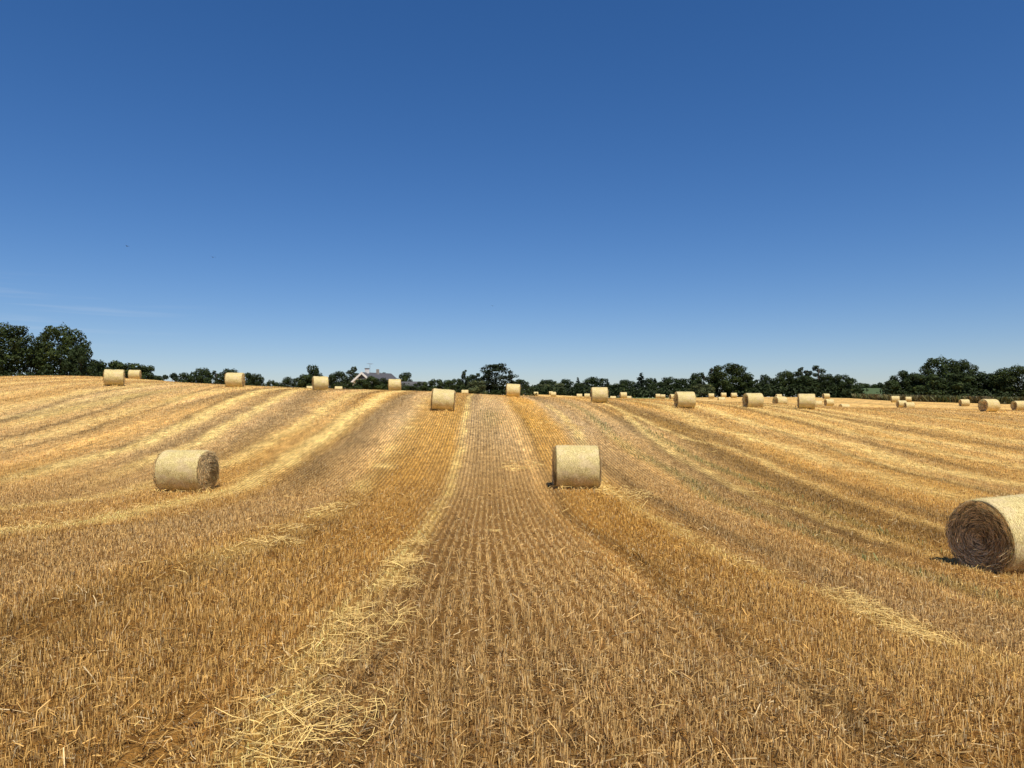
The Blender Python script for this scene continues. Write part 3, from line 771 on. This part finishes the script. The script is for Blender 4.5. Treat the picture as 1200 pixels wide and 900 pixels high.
def tree_proto(kind, seed):
    """unit tree: height 1, crown about as wide as given in WID; leaves reach almost to the ground where hedge trees do"""
    cr = np.random.default_rng(seed); tr = []; C_ = []; R_ = []
    lean = cr.normal(0, .02, 2)
    if kind in ('round', 'oak', 'bush', 'pale'):
        low = {'round': .12, 'oak': .10, 'bush': .0, 'pale': .0}[kind]; n = {'round': 13, 'oak': 24, 'bush': 10, 'pale': 10}[kind]
        for k in range(n):
            a = k * 2.4 + cr.random() * .9; h = low + .10 + (.76 - low) * (k + .5) / n
            env = math.sqrt(max(.05, 1 - (max(0, h - .36) / .66) ** 2))
            rr = .42 * env * cr.uniform(.62, 1.0)
            s = cr.uniform(.11, .19) * (1.15 if kind != 'oak' else .9)
            C_.append((rr * math.cos(a), rr * math.sin(a), min(h, .99 - s * .8))); R_.append((s * 1.1, s * 1.1, s * .8))
        C_.append((cr.normal(0, .05), 0, .82)); R_.append((.20, .20, .175)); C_.append((0, 0, .42)); R_.append((.38, .38, .40))
    elif kind == 'tall':      # open upright crown with knots of leaves
        for k in range(13):
            h = .2 + .74 * k / 12; a = cr.random() * 6.283; rr = .16 * cr.uniform(.3, 1.3) * (1 - .5 * h)
            s = cr.uniform(.055, .13) * (1.15 - .5 * h)
            C_.append((rr * math.cos(a), rr * math.sin(a), h)); R_.append((s, s, s * 1.1))
        C_.append((0, 0, .35)); R_.append((.15, .15, .3))
    elif kind == 'spruce':
        for k in range(17):
            h = .06 + .90 * k / 16; w_ = .24 * (1 - h) ** .8 + .015
            for q in range(4):
                a = cr.random() * 6.283
                C_.append((w_ * .6 * math.cos(a), w_ * .6 * math.sin(a), h)); R_.append((w_ * .6, w_ * .6, .045))
    elif kind == 'conifer':   # broad dark conifer with feathery outline
        for k in range(15):
            h = .05 + .88 * k / 14; w_ = .40 * (math.sin(math.pi * min(1, .22 + .78 * h) ** 1.1) ** .7) + .03
            for q in range(5):
                a = cr.random() * 6.283; g = cr.uniform(.4, 1.0)
                C_.append((w_ * g * math.cos(a), w_ * g * math.sin(a), h + cr.normal(0, .02))); R_.append((.12, .12, .06))
        C_.append((0, 0, .45)); R_.append((.26, .26, .4))
    elif kind == 'pine':      # bare stems, flat tufts on top
        for k in range(9):
            a = cr.random() * 6.283; rr = cr.uniform(.1, .5)
            C_.append((rr * math.cos(a), rr * math.sin(a) * .6, .85 - .25 * rr + cr.normal(0, .04))); R_.append((.17, .17, .085))
    elif kind == 'column':
        for k in range(9):
            h = .1 + .82 * k / 8; w_ = .15 * math.sin(math.pi * min(.97, .25 + .72 * h)) ** .6
            C_.append((cr.normal(0, .03), cr.normal(0, .03), h)); R_.append((w_, w_, .11))
    nl = {'oak': 11000, 'round': 5200, 'bush': 4200, 'pale': 4200, 'tall': 2800, 'spruce': 2400, 'conifer': 6500, 'pine': 1300, 'column': 1800}[kind]
    size = {'oak': .019, 'round': .028, 'bush': .033, 'pale': .030, 'tall': .022, 'spruce': .024, 'conifer': .021, 'pine': .034, 'column': .026}[kind]
    base = {'oak': (.040, .058, .016), 'round': (.034, .052, .017), 'bush': (.042, .062, .019), 'pale': (.105, .125, .055), 'tall': (.040, .055, .026),
            'spruce': (.022, .036, .018), 'conifer': (.022, .034, .016), 'pine': (.028, .042, .022), 'column': (.045, .062, .032)}[kind]
    V, Fs, C = stack([leaf_cloud(C_, R_, nl, size, base, cr)])
    crown = np_mesh('crown', V, Fs, C); crown.materials.append(M_LEAF)
    top = .62 if kind not in ('spruce', 'tall', 'column') else .9
    parts = [tube((0, 0, -.05), (lean[0], lean[1], top * .5), .028, .018, 8), tube((lean[0], lean[1], top * .5), (lean[0] * 2, lean[1], top), .018, .006, 8)]
    for k in range(7):
        c_ = C_[cr.integers(len(C_))]; parts.append(tube((lean[0], lean[1], cr.uniform(.2, .55) * top), c_, .010, .003, 5))
    V, Fs, C = stack(parts); trunk = np_mesh('trunk', V, Fs, C, True); trunk.materials.append(M_BARK)
    # true half width of the crown
    q = np.empty(len(crown.vertices) * 3, np.float32); crown.vertices.foreach_get('co', q); q = q.reshape(-1, 3)
    rad = np.hypot(q[:, 0], q[:, 1]); zt = np.percentile(q[:, 2], 99.7)
    q[:, 2] /= zt; crown.vertices.foreach_set('co', q.ravel()); crown.update()
    return crown, trunk, float(np.percentile(np.abs(q[:, 0]), 96))
TP = {}
def tree(px, top, wpx, Y, kind, name, label, group=None, var=0):
    key = (kind, var)
    if key not in TP: TP[key] = tree_proto(kind, 100 + var * 13 + len(kind) * 7)
    crown, trunk, hw = TP[key]
    X, _, z = pxpos(px, Y)
    ztop = EYE + (HZ - top) * Y / F; H = ztop - z
    wm = wpx * Y / F
    root = empty(name, (X, Y, z)); root.rotation_euler.z = (px * 1.7) % 6.28
    s = wm / (2 * hw) * 1.12
    root.scale = (s, s, H)
    tag(root, label, 'bush' if name.endswith('bush') else 'tree', group)
    link('trunk', trunk, root); link('crown', crown, root)
TREES = [
 # left wood
 (-3, 379.5, 60, 135, 'oak', 'oak_tree', 'large dense oak cut off by the left edge of the picture', 0),
 (70, 383, 46, 138, 'oak', 'oak_tree', 'large round topped oak, second tree from the left edge', 1),
 (42, 402, 20, 142, 'round', 'broadleaf_tree', 'lower leafy crown filling the dip between the two large left oaks', 1),
 (95, 406, 26, 134, 'round', 'broadleaf_tree', 'low shoulder crown hanging off the right side of the second oak', 2),
 (119, 423, 26, 140, 'bush', 'hedge_bush', 'first hedge bush right of the large left oaks', 0),
 (136, 423, 32, 141, 'bush', 'hedge_bush', 'hedge bush directly behind the larger left skyline bale', 1),
 (153, 426, 28, 142, 'bush', 'hedge_bush', 'hedge bush behind the smaller of the two left bales', 2),
 (168, 428.5, 24, 143, 'bush', 'hedge_bush', 'last tall hedge bush at the right end of the left wood', 0),
 (179, 440, 18, 144, 'bush', 'hedge_bush', 'lowest bush tapering off the right end of the left wood', 1),
 (187, 442.5, 8, 220, 'bush', 'hedge_bush', 'tiny dark bush between the left wood and the flat topped pine', 2),
 (198, 437, 19, 230, 'pine', 'pine_tree', 'thin flat topped pine with sky showing through, left skyline', 0),
 (218, 437, 20, 230, 'round', 'broadleaf_tree', 'left flank crown of the round clump between pine and bale', 0),
 (235, 431.5, 25, 232, 'round', 'broadleaf_tree', 'highest dome of the round clump between pine and bale', 1),
 (252, 434.5, 13, 235, 'tall', 'slender_tree', 'slender crown between the domed clump and the skyline bale', 0),
 (268, 432.5, 25, 228, 'round', 'broadleaf_tree', 'dark crown directly behind the left skyline bale', 2),
 (292, 437, 17, 226, 'round', 'broadleaf_tree', 'dark round crown just right of the left skyline bale', 0),
 (303, 438.2, 16, 224, 'round', 'broadleaf_tree', 'brownish right hand crown of the clump right of the left skyline bale', 1),
 (316, 445.5, 10, 225, 'bush', 'field_bush', 'low ragged bush right of the clump by the left skyline bale', 0),
 (325, 448, 10, 226, 'bush', 'field_bush', 'lowest bush before the open gap in the left skyline', 1),
 (339, 442, 18, 190, 'round', 'broadleaf_tree', 'small round tree just right of the open gap in the left skyline', 2),
 (356, 439, 22, 188, 'bush', 'field_bush', 'dense dark bush under the tall open tree left of the house', 2),
 (369, 428, 18, 192, 'round', 'slender_tree', 'tall open crowned tree rising above the bale left of the house', 1),
 (371, 441, 24, 189, 'bush', 'field_bush', 'bush hidden in part by the skyline bale left of the house', 0),
 (396, 435.5, 25, 186, 'round', 'broadleaf_tree', 'dark round tree standing between the skyline bale and the house', 0),
 (413.5, 430, 13, 184, 'column', 'columnar_tree', 'narrow upright tree rising behind the left gable of the white house', 0),
 # garden hedge before the house
 (411, 448, 14, 132, 'bush', 'garden_bush', 'low bush at the left foot of the white gable', 2),
 (423, 443.6, 17, 131, 'bush', 'garden_bush', 'hedge bush right before the white gable wall', 0),
 (435, 440.8, 20, 130, 'bush', 'garden_bush', 'tallest hedge bush before the dark house roof', 1),
 (447, 443, 20, 131, 'bush', 'garden_bush', 'hedge bush at the right end of the dark house roof', 2),
 (458, 447.5, 16, 132, 'bush', 'garden_bush', 'hedge bush behind the left edge of the bale right of the house', 0),
 (450, 437, 16, 175, 'round', 'broadleaf_tree', 'dark tree behind the right end of the house roof', 2),
 (474, 436.5, 18, 172, 'round', 'broadleaf_tree', 'dark tree rising behind the low grey roof', 1),
 (478, 452, 20, 128, 'bush', 'garden_bush', 'low bush below the low grey roof', 1),
 (493, 447.5, 16, 140, 'bush', 'hedge_bush', 'greener hedge bush right of the low grey roof', 2),
 (508, 444.5, 18, 141, 'bush', 'hedge_bush', 'brighter green hedge bush above the tilted bale', 0),
 (523, 445.5, 20, 142, 'bush', 'hedge_bush', 'dark hedge bush behind the right side of the tilted bale', 1),
 (536, 444, 14, 146, 'bush', 'hedge_bush', 'dark hedge bush left of the thin knotty tree', 2),
 (542, 434, 12, 150, 'tall', 'slender_tree', 'thin knotty tree with a tufted top left of the dark conifer', 2),
 (552, 439, 14, 152, 'round', 'broadleaf_tree', 'dark crown between the thin knotty tree and the dark conifer', 0),
 (560, 437.5, 14, 151, 'tall', 'slender_tree', 'soft topped tree touching the left side of the dark conifer', 0),
 (556, 446, 22, 144, 'pale', 'grey_green_bush', 'grey green bush at the left foot of the dark conifer', 0),
 (581, 426.5, 37, 148, 'conifer', 'conifer_tree', 'big dark conifer at the centre of the skyline', 0),
 (598, 434, 9, 150, 'spruce', 'spruce_tree', 'thin dark spire against the right side of the big dark conifer', 0),
 (581, 457, 14, 139, 'bush', 'hedge_bush', 'small bright bush at the foot of the big dark conifer', 0),
 (610, 444.8, 24, 165, 'round', 'broadleaf_tree', 'round green tree right of the big dark conifer behind a bale', 1),
 # far wood behind the middle of the field
 (626, 452, 18, 330, 'bush', 'woodland_bush', 'lowest crown in the dip of the skyline right of the conifer', 1),
 (637, 445, 13, 335, 'round', 'woodland_tree', 'dark crown just left above the pale bush', 2),
 (646, 445, 15, 338, 'round', 'woodland_tree', 'flat dark crown just behind the pale bush', 0),
 (639, 450, 17, 318, 'pale', 'pale_bush', 'left half of the pale willow like bush in the far wood', 0),
 (652, 449, 20, 316, 'pale', 'pale_bush', 'right half of the pale willow like bush in the far wood', 1),
 (665, 444.5, 17, 330, 'round', 'woodland_tree', 'dark dome right of the pale bush', 1),
 (677, 442.5, 8, 332, 'spruce', 'spruce_tree', 'small pointed spruce between two domes left of the central bale', 0),
 (680, 449, 16, 325, 'bush', 'woodland_bush', 'low dark bush in front of the small pointed spruce', 2),
 (697, 442, 28, 328, 'round', 'woodland_tree', 'broad dark dome behind the broad central skyline bale', 2),
 (712, 444, 8, 330, 'spruce', 'spruce_tree', 'dark spire touching the dome behind the central bale', 1),
 (722, 449.5, 20, 322, 'bush', 'woodland_bush', 'low stretch of wood right of the broad central skyline bale', 0),
 (734, 445, 20, 325, 'round', 'woodland_tree', 'low dome left of the pointed spruce', 0),
 (751, 437.5, 17, 320, 'spruce', 'spruce_tree', 'pointed spruce rising clear of the far wood right of centre', 1),
 (759, 443, 13, 322, 'round', 'woodland_tree', 'dark crown leaning on the right of the pointed spruce', 1),
 (767, 443.5, 7, 324, 'column', 'columnar_tree', 'thin stick like tree with a round top in the far wood', 1),
 (773, 447.5, 18, 315, 'bush', 'woodland_bush', 'low crown under the thin stick like tree', 1),
 (786, 442, 22, 312, 'round', 'woodland_tree', 'broad dome above the large bale right of centre', 2),
 (799, 443.5, 16, 310, 'round', 'woodland_tree', 'flat crown behind the large bale right of centre', 0),
 (814, 437, 18, 305, 'round', 'woodland_tree', 'grey green crown left of the narrow knobbly tree', 1),
 (825, 436.8, 8, 303, 'tall', 'slender_tree', 'narrow knobbly tree in a notch left of the big dark oak', 1),
 (834, 430, 13, 300, 'tall', 'slender_tree', 'tall slender tree touching the left side of the big dark oak', 2),
 (853, 426.5, 38, 296, 'oak', 'oak_tree', 'big dark oak highest in the wood right of centre', 0),
 (822, 450, 24, 290, 'pale', 'woodland_bush', 'olive bush low in front, left of the big dark oak', 2),
 (874, 438, 15, 298, 'round', 'woodland_tree', 'green crown on the right shoulder of the big dark oak', 0),
 (880, 446, 16, 292, 'bush', 'woodland_bush', 'light olive bush below the right shoulder of the big oak', 1),
 (888, 445, 13, 300, 'tall', 'slender_tree', 'low ragged tree in the dip right of the big dark oak', 0),
 (897, 439, 12, 300, 'round', 'woodland_tree', 'narrow rounded tree right of the dip in the right wood', 2),
 (908, 443, 15, 298, 'round', 'woodland_tree', 'small double topped crown above the mid sized bale', 1),
 (925, 435, 27, 290, 'oak', 'oak_tree', 'dark oak left of the feathery topped pair of trees', 1),
 (942, 430.5, 17, 286, 'tall', 'slender_tree', 'feathery topped tree behind the rightmost large bale', 2),
 (957, 428.5, 22, 284, 'tall', 'slender_tree', 'tallest feathery topped tree left of the gap in the wood', 0),
 (944, 440, 30, 282, 'round', 'woodland_tree', 'dense dark crown under the feathery tops', 0),
 (971, 438, 20, 280, 'round', 'woodland_tree', 'crown sloping down from the feathery tops', 1),
 (984, 439, 22, 278, 'round', 'woodland_tree', 'olive crown next to last before the gap with the green field', 2),
 (996, 443, 22, 276, 'bush', 'woodland_bush', 'last sloping crown before the gap with the green field', 2),
 (1005, 455, 12, 272, 'bush', 'woodland_bush', 'low bush at the very edge of the gap with the green field', 0),
 # beyond the green field
 (1010, 449.5, 18, 620, 'bush', 'distant_tree', 'left distant tree clump on the ridge beyond the green field', 1),
 (1024, 450.5, 16, 625, 'bush', 'distant_tree', 'middle distant tree clump on the ridge beyond the green field', 2),
 (1031, 448.5, 14, 622, 'round', 'distant_tree', 'highest distant tree on the ridge beyond the green field', 1),
 (1041, 450, 16, 618, 'bush', 'distant_tree', 'right distant tree clump partly behind the right wood', 0),
 # right wood
 (1049, 446, 24, 215, 'bush', 'woodland_bush', 'first low bush of the right wood beside the gap', 1),
 (1060, 434.5, 24, 216, 'round', 'woodland_tree', 'leftmost rounded crown of the right wood', 0),
 (1075, 437.5, 26, 214, 'round', 'woodland_tree', 'olive crown left below the tall dark crown', 1),
 (1100, 419.5, 35, 222, 'oak', 'oak_tree', 'tallest dark crown of the right wood', 1),
 (1129, 422.5, 29, 220, 'oak', 'oak_tree', 'second tallest crown of the right wood, right of the tallest', 0),
 (1093, 439, 36, 208, 'bush', 'woodland_bush', 'broad lighter bush in front of the tallest dark crown', 0),
 (1122, 437, 38, 206, 'bush', 'woodland_bush', 'broad lighter bush in front of the second tallest crown', 2),
 (1151, 436, 34, 208, 'round', 'woodland_tree', 'level green crown between the tall pair and the right edge', 2),
 (1170, 437.5, 26, 204, 'round', 'woodland_tree', 'crown behind the large bale below the right wood', 1),
 (1194, 429, 44, 198, 'oak', 'oak_tree', 'broad domed crown cut off by the right edge of the picture', 1),
 (1232, 430, 40, 196, 'round', 'woodland_tree', 'dark crown outside the right edge continuing the wood', 0),
]
for (px, top, wpx, Y, kind, name, label, var) in TREES:
    tree(px, top, wpx, Y, kind, name, label, None, var)

# undergrowth that closes the foot of the woods: one mass of leaves along each wood edge
def undergrowth(name, label, knots, base, seed, hgt, size, per=26, depth=7):
    cr = np.random.default_rng(seed); Cc = []; Rr = []
    for (p0, y0), (p1, y1) in zip(knots[:-1], knots[1:]):
        n = max(2, int(abs(p1 - p0) / 3.0))
        for k in range(n):
            f_ = (k + cr.random()) / n; px = p0 + (p1 - p0) * f_; Y = y0 + (y1 - y0) * f_ + cr.uniform(0, depth)
            X, _, z = pxpos(px, Y); h = hgt * cr.uniform(.7, 1.3)
            Cc.append((X, Y, z + h * .4)); Rr.append((h * .75, h * .75, h * .62))
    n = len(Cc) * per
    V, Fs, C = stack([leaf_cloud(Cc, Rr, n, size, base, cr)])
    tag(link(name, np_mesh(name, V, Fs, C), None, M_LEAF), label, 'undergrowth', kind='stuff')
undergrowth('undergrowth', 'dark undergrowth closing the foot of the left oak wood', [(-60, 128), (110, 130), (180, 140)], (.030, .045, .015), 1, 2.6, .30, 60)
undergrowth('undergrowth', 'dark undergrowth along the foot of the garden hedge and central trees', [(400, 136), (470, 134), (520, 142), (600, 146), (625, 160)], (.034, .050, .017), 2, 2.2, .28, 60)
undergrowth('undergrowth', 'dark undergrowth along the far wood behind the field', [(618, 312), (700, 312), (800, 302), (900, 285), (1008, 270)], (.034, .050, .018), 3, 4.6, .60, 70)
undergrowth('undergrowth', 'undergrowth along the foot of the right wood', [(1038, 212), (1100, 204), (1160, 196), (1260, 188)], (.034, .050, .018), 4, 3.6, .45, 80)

# dry verge grass between the field and the right wood
def verge():
    n = 16000
    px = rng.uniform(1000, 1260, n); Y = np.interp(px, [1000, 1040, 1100, 1160, 1260], [262, 200, 190, 180, 170]) + rng.uniform(-3, 5, n)
    X = (px - 600) / F * Y; z = ground_z(X, Y)
    g = vnoise(px * .12, Y * .2, 77)
    c = np.array([.17, .13, .06]) * (1 - g[:, None]) + np.array([.07, .10, .03]) * g[:, None]
    c = c * rng.normal(1, .25, n).clip(.4, 1.8)[:, None]
    p = ribbons(X, Y, z, rng.uniform(.5, 1.9, n), np.full(n, .30), (rng.normal(0, .35, n), rng.normal(0, .35, n)), c)
    V, Fs, C = stack([p])
    tag(link('dry_verge_grass', np_mesh('dry_verge_grass', V, Fs, C), None, M_STEM), 'tall dry brown verge grass between the stubble and the right wood', 'grass', kind='stuff')
verge()

# ---------------------------------------------------------------- pasture on the rise seen through the gap
def pasture():
    n = 24; V = []; 
    M, t, b = newmat('pasture_grass')
    c = mixrgb(t, 'MIX', noise(t, mapping(t, (1, 1, 1)), .08, 4), (.06, .095, .028), (.095, .125, .042)); t.links.new(c, b.inputs['Base Color'])
    pxs = np.linspace(960, 1100, 15); Ys = np.array([300, 340, 400, 480, 560, 600, 640, 900, 1500])
    pys = np.array([466.5, 464.5, 461, 457.5, 455.3, 454.8, 455, 459, 462])
    for Y, py in zip(Ys, pys):
        for p in pxs:
            X = (p - 600) / F * Y; e = min(1, (p - 960) / 30, (1100 - p) / 30)
            V.append((X, Y, (EYE - (py - HZ) * Y / F) * e + (1 - e) * (-1)))
    m = len(pxs); i = np.arange(len(Ys) - 1)[:, None] * m; j = np.arange(m - 1)[None, :]
    f = np.stack([i + j, i + j + 1, i + m + j + 1, i + m + j], -1).reshape(-1, 4)
    tag(link('green_hill', np_mesh('green_hill', np.array(V), f, None, True), None, M), kind='structure')
pasture()

# ---------------------------------------------------------------- house and shed
def simple(name, base, rough=.8, sc_=3):
    m, t, b = newmat(name)
    c = mixrgb(t, 'MIX', noise(t, mapping(t, (1, 1, 1)), sc_, 4), tuple(k * .85 for k in base), tuple(min(1, k * 1.12) for k in base))
    t.links.new(c, b.inputs['Base Color']); b.inputs['Roughness'].default_value = rough; return m
M_WHITE = simple('white_render', (.78, .77, .73)); M_ROOF = simple('dark_roof_tile', (.085, .085, .095)); M_GREYR = simple('grey_sheet_roof', (.10, .10, .10))
M_METAL = simple('aerial_metal', (.25, .25, .26), .4); M_GLASS, _t, _b = newmat('window_glass'); _b.inputs['Base Color'].default_value = (.02, .025, .03, 1); _b.inputs['Roughness'].default_value = .1
M_BRICK = simple('wall_grey', (.35, .32, .28))
def poly(name, V, faces, mat, parent):
    me = bpy.data.meshes.new(name); me.from_pydata([tuple(v) for v in V], [], faces); me.materials.append(mat); me.update()
    return link(name, me, parent)
def box(name, c, s, mat, parent):
    x, y, z = c; a, b_, h = s[0] / 2, s[1] / 2, s[2] / 2
    V = [(x + i * a, y + j * b_, z + k * h) for i in (-1, 1) for j in (-1, 1) for k in (-1, 1)]
    return poly(name, V, [(0, 1, 3, 2), (4, 6, 7, 5), (0, 4, 5, 1), (2, 3, 7, 6), (0, 2, 6, 4), (1, 5, 7, 3)], mat, parent)
def house():
    Y = 150; X, _, z0 = pxpos(425.5, Y); zr = EYE + (HZ - 437.2) * Y / F
    root = empty('white_house', (X, Y, z0), (0, 0, math.radians(60)))   # local -X: gable end, ridge runs along +X
    tag(root, 'white gabled house with dark roof half hidden behind the garden hedge', 'house')
    Hh = zr - z0; w = 4.2; rise = 2.9; ev = Hh - rise; L = 8.5
    # walls with clipped gable
    hip = 1.15; hw_ = w * hip / rise; V = []
    for x in (0, L):
        V += [(x, -w, 0), (x, w, 0), (x, w, ev), (x, hw_, Hh - hip), (x, -hw_, Hh - hip), (x, -w, ev)]
    poly('wall', V, [(0, 5, 4, 3, 2, 1), (6, 7, 8, 9, 10, 11), (0, 1, 7, 6), (0, 6, 11, 5), (1, 2, 8, 7)], M_WHITE, root)
    # roof: two thick slopes meeting at the ridge
    o = .45; th = .18; hi = 1.0
    def slab(sg):
        a = [(-o, sg * (w + o), ev - o * .7), (L + o, sg * (w + o), ev - o * .7), (L + o, sg * .003, Hh), (-o, sg * .003, Hh)]
        V = [(x, y, z + th) for x, y, z in a] + [(x, y, z + .01) for x, y, z in a]
        n = 4; fs = [tuple(range(n)), tuple(range(2 * n - 1, n - 1, -1))] + [(k, n + k, n + (k + 1) % n, (k + 1) % n) for k in range(n)]
        return poly('roof', V, fs, M_ROOF, root)
    slab(-1); slab(1)
    # dark boarded top of the gable
    for x0, dx in ((-.05, .05), (L, .05)):
        a = [(x0, -hw_, Hh - hip), (x0, hw_, Hh - hip), (x0, 0, Hh - .02), (x0 + dx, -hw_, Hh - hip), (x0 + dx, hw_, Hh - hip), (x0 + dx, 0, Hh - .02)]
        poly('gable_boarding', a, [(0, 2, 1), (3, 4, 5), (0, 1, 4, 3), (1, 2, 5, 4), (2, 0, 3, 5)], M_ROOF, root)
    # white barge boards along the gable verge
    for sg in (-1, 1):
        a = [(-o - .04, sg * (w + o), ev - o * .7 - .25), (-o - .04, sg * .004, Hh - .25), (-o - .04, sg * .004, Hh + th + .08), (-o - .04, sg * (w + o), ev - o * .7 + th + .08)]
        V = a + [(x + .10 - .065, y, z) for x, y, z in a]
        poly('barge_board', V, [(0, 1, 2, 3), (7, 6, 5, 4), (0, 4, 5, 1), (1, 5, 6, 2), (2, 6, 7, 3), (3, 7, 4, 0)], M_WHITE, root)
    box('gutter', (-.12, 0, Hh - hip - .08), (.12, hw_ * 2.0, .16), M_WHITE, root)
    ch = box('chimney', (hi + .2, 0, Hh + .40), (.62, .62, 1.0), M_WHITE, root); box('chimney_cap', (hi + .2, 0, Hh + .97), (.74, .74, .14), M_ROOF, ch)
    c2 = box('chimney', (4.2, -.3, Hh + .3), (.45, .45, 1.25), M_BRICK, root)
    for yy in (-1.6, 1.2):
        wf = box('window', (-.03, yy, ev + .5), (.12, 1.15, 1.25), M_WHITE, root); box('pane', (-.10, yy, ev + .5), (.04, .95, 1.05), M_GLASS, wf)
    an = empty  # aerial
    mast = box('aerial', (hi + 1.1, 0, Hh + .9), (.045, .045, 2.0), M_METAL, root)
    box('crossbar', (hi + 1.1, 0, Hh + 1.95), (1.3, .035, .035), M_METAL, mast)
    for k in range(4): box('element', (hi + .5 + k * .4, 0, Hh + 1.99), (.035, .8, .035), M_METAL, mast)
house()
def shed():
    Y = 146; X, _, z0 = pxpos(478, Y); zr = EYE + (HZ - 447.8) * Y / F; H = zr - z0
    root = empty('low_shed', (X, Y, z0), (0, 0, math.radians(-6))); tag(root, 'low outbuilding with a grey roof behind the bale right of the house', 'shed')
    w = 3.6; d = 2.4; e = H - .95
    V = [(-w + .2, -d + .2, 0), (w - .2, -d + .2, 0), (w - .2, d - .2, 0), (-w + .2, d - .2, 0), (-w + .2, -d + .2, e), (w - .2, -d + .2, e), (w - .2, d - .2, e), (-w + .2, d - .2, e), (-w + .2, 0, H - .1), (w - .2, 0, H - .1)]
    poly('wall', V, [(0, 1, 5, 4), (1, 2, 6, 9, 5), (2, 3, 7, 6), (3, 0, 4, 8, 7)], M_BRICK, root)
    for sg in (-1, 1):
        a = [(-w, sg * d, e - .1), (w, sg * d, e - .1), (w, 0, H), (-w, 0, H)]; V = a + [(x, y, z + .12) for x, y, z in a]
        poly('roof', V, [(0, 1, 2, 3), (7, 6, 5, 4), (0, 4, 5, 1), (1, 5, 6, 2), (2, 6, 7, 3), (3, 7, 4, 0)], M_GREYR, root)
    box('door', (.8, -d + .17, 1.0), (.9, .06, 2.0), M_ROOF, root)
shed()

# ---------------------------------------------------------------- birds
M_BIRD = simple('bird_feathers', (.03, .03, .035))
for px, py, Y, rz, lab in ((249.5, 301.5, 75, .5, 'dark bird high in the left sky, larger of the two there'), (149, 288.5, 95, 1.1, 'small dark bird in the sky near the left edge'), (577, 358.5, 110, .2, 'tiny bird low in the sky near the centre')):
    X = (px - 600) / F * Y; Z = EYE + (HZ - py) * Y / F
    root = empty('bird', (X, Y, Z), (0.1, .15, rz)); tag(root, lab, 'bird', 'birds far off in the sky')
    s = .17; ring = []; V = []; n = 8
    for k, (yy, r) in enumerate(((-1.1, .02), (-.6, .16), (0, .24), (.5, .2), (.8, .13), (1.05, .1), (1.25, .01))):
        for q in range(n): V.append((math.cos(q * 6.283 / n) * r * s, yy * s, math.sin(q * 6.283 / n) * r * s))
    fs = [(k * n + q, k * n + (q + 1) % n, (k + 1) * n + (q + 1) % n, (k + 1) * n + q) for k in range(6) for q in range(n)]
    poly('body', V, fs, M_BIRD, root)
    for sg in (-1, 1):
        a = [(sg * .1, .35, .1), (sg * 1.0, .5, .5), (sg * 1.9, -.1, .35), (sg * 1.0, -.2, .45), (sg * .1, -.4, .1)]
        V = [(x * s, y * s, z * s) for x, y, z in a] + [(x * s, y * s, z * s - .006) for x, y, z in a]
        poly('wing', V, [(0, 1, 2, 3, 4), (9, 8, 7, 6, 5)] + [(k, 5 + k, 5 + (k + 1) % 5, (k + 1) % 5) for k in range(5)], M_BIRD, root)
    a = [(-.12, -1.0, 0), (.12, -1.0, 0), (.3, -1.6, 0), (-.3, -1.6, 0)]
    V = [(x * s, y * s, z * s) for x, y, z in a] + [(x * s, y * s, z * s - .005) for x, y, z in a]
    poly('tail', V, [(0, 1, 2, 3), (7, 6, 5, 4), (0, 4, 5, 1), (1, 5, 6, 2), (2, 6, 7, 3), (3, 7, 4, 0)], M_BIRD, root)
print('objects', len(bpy.data.objects))
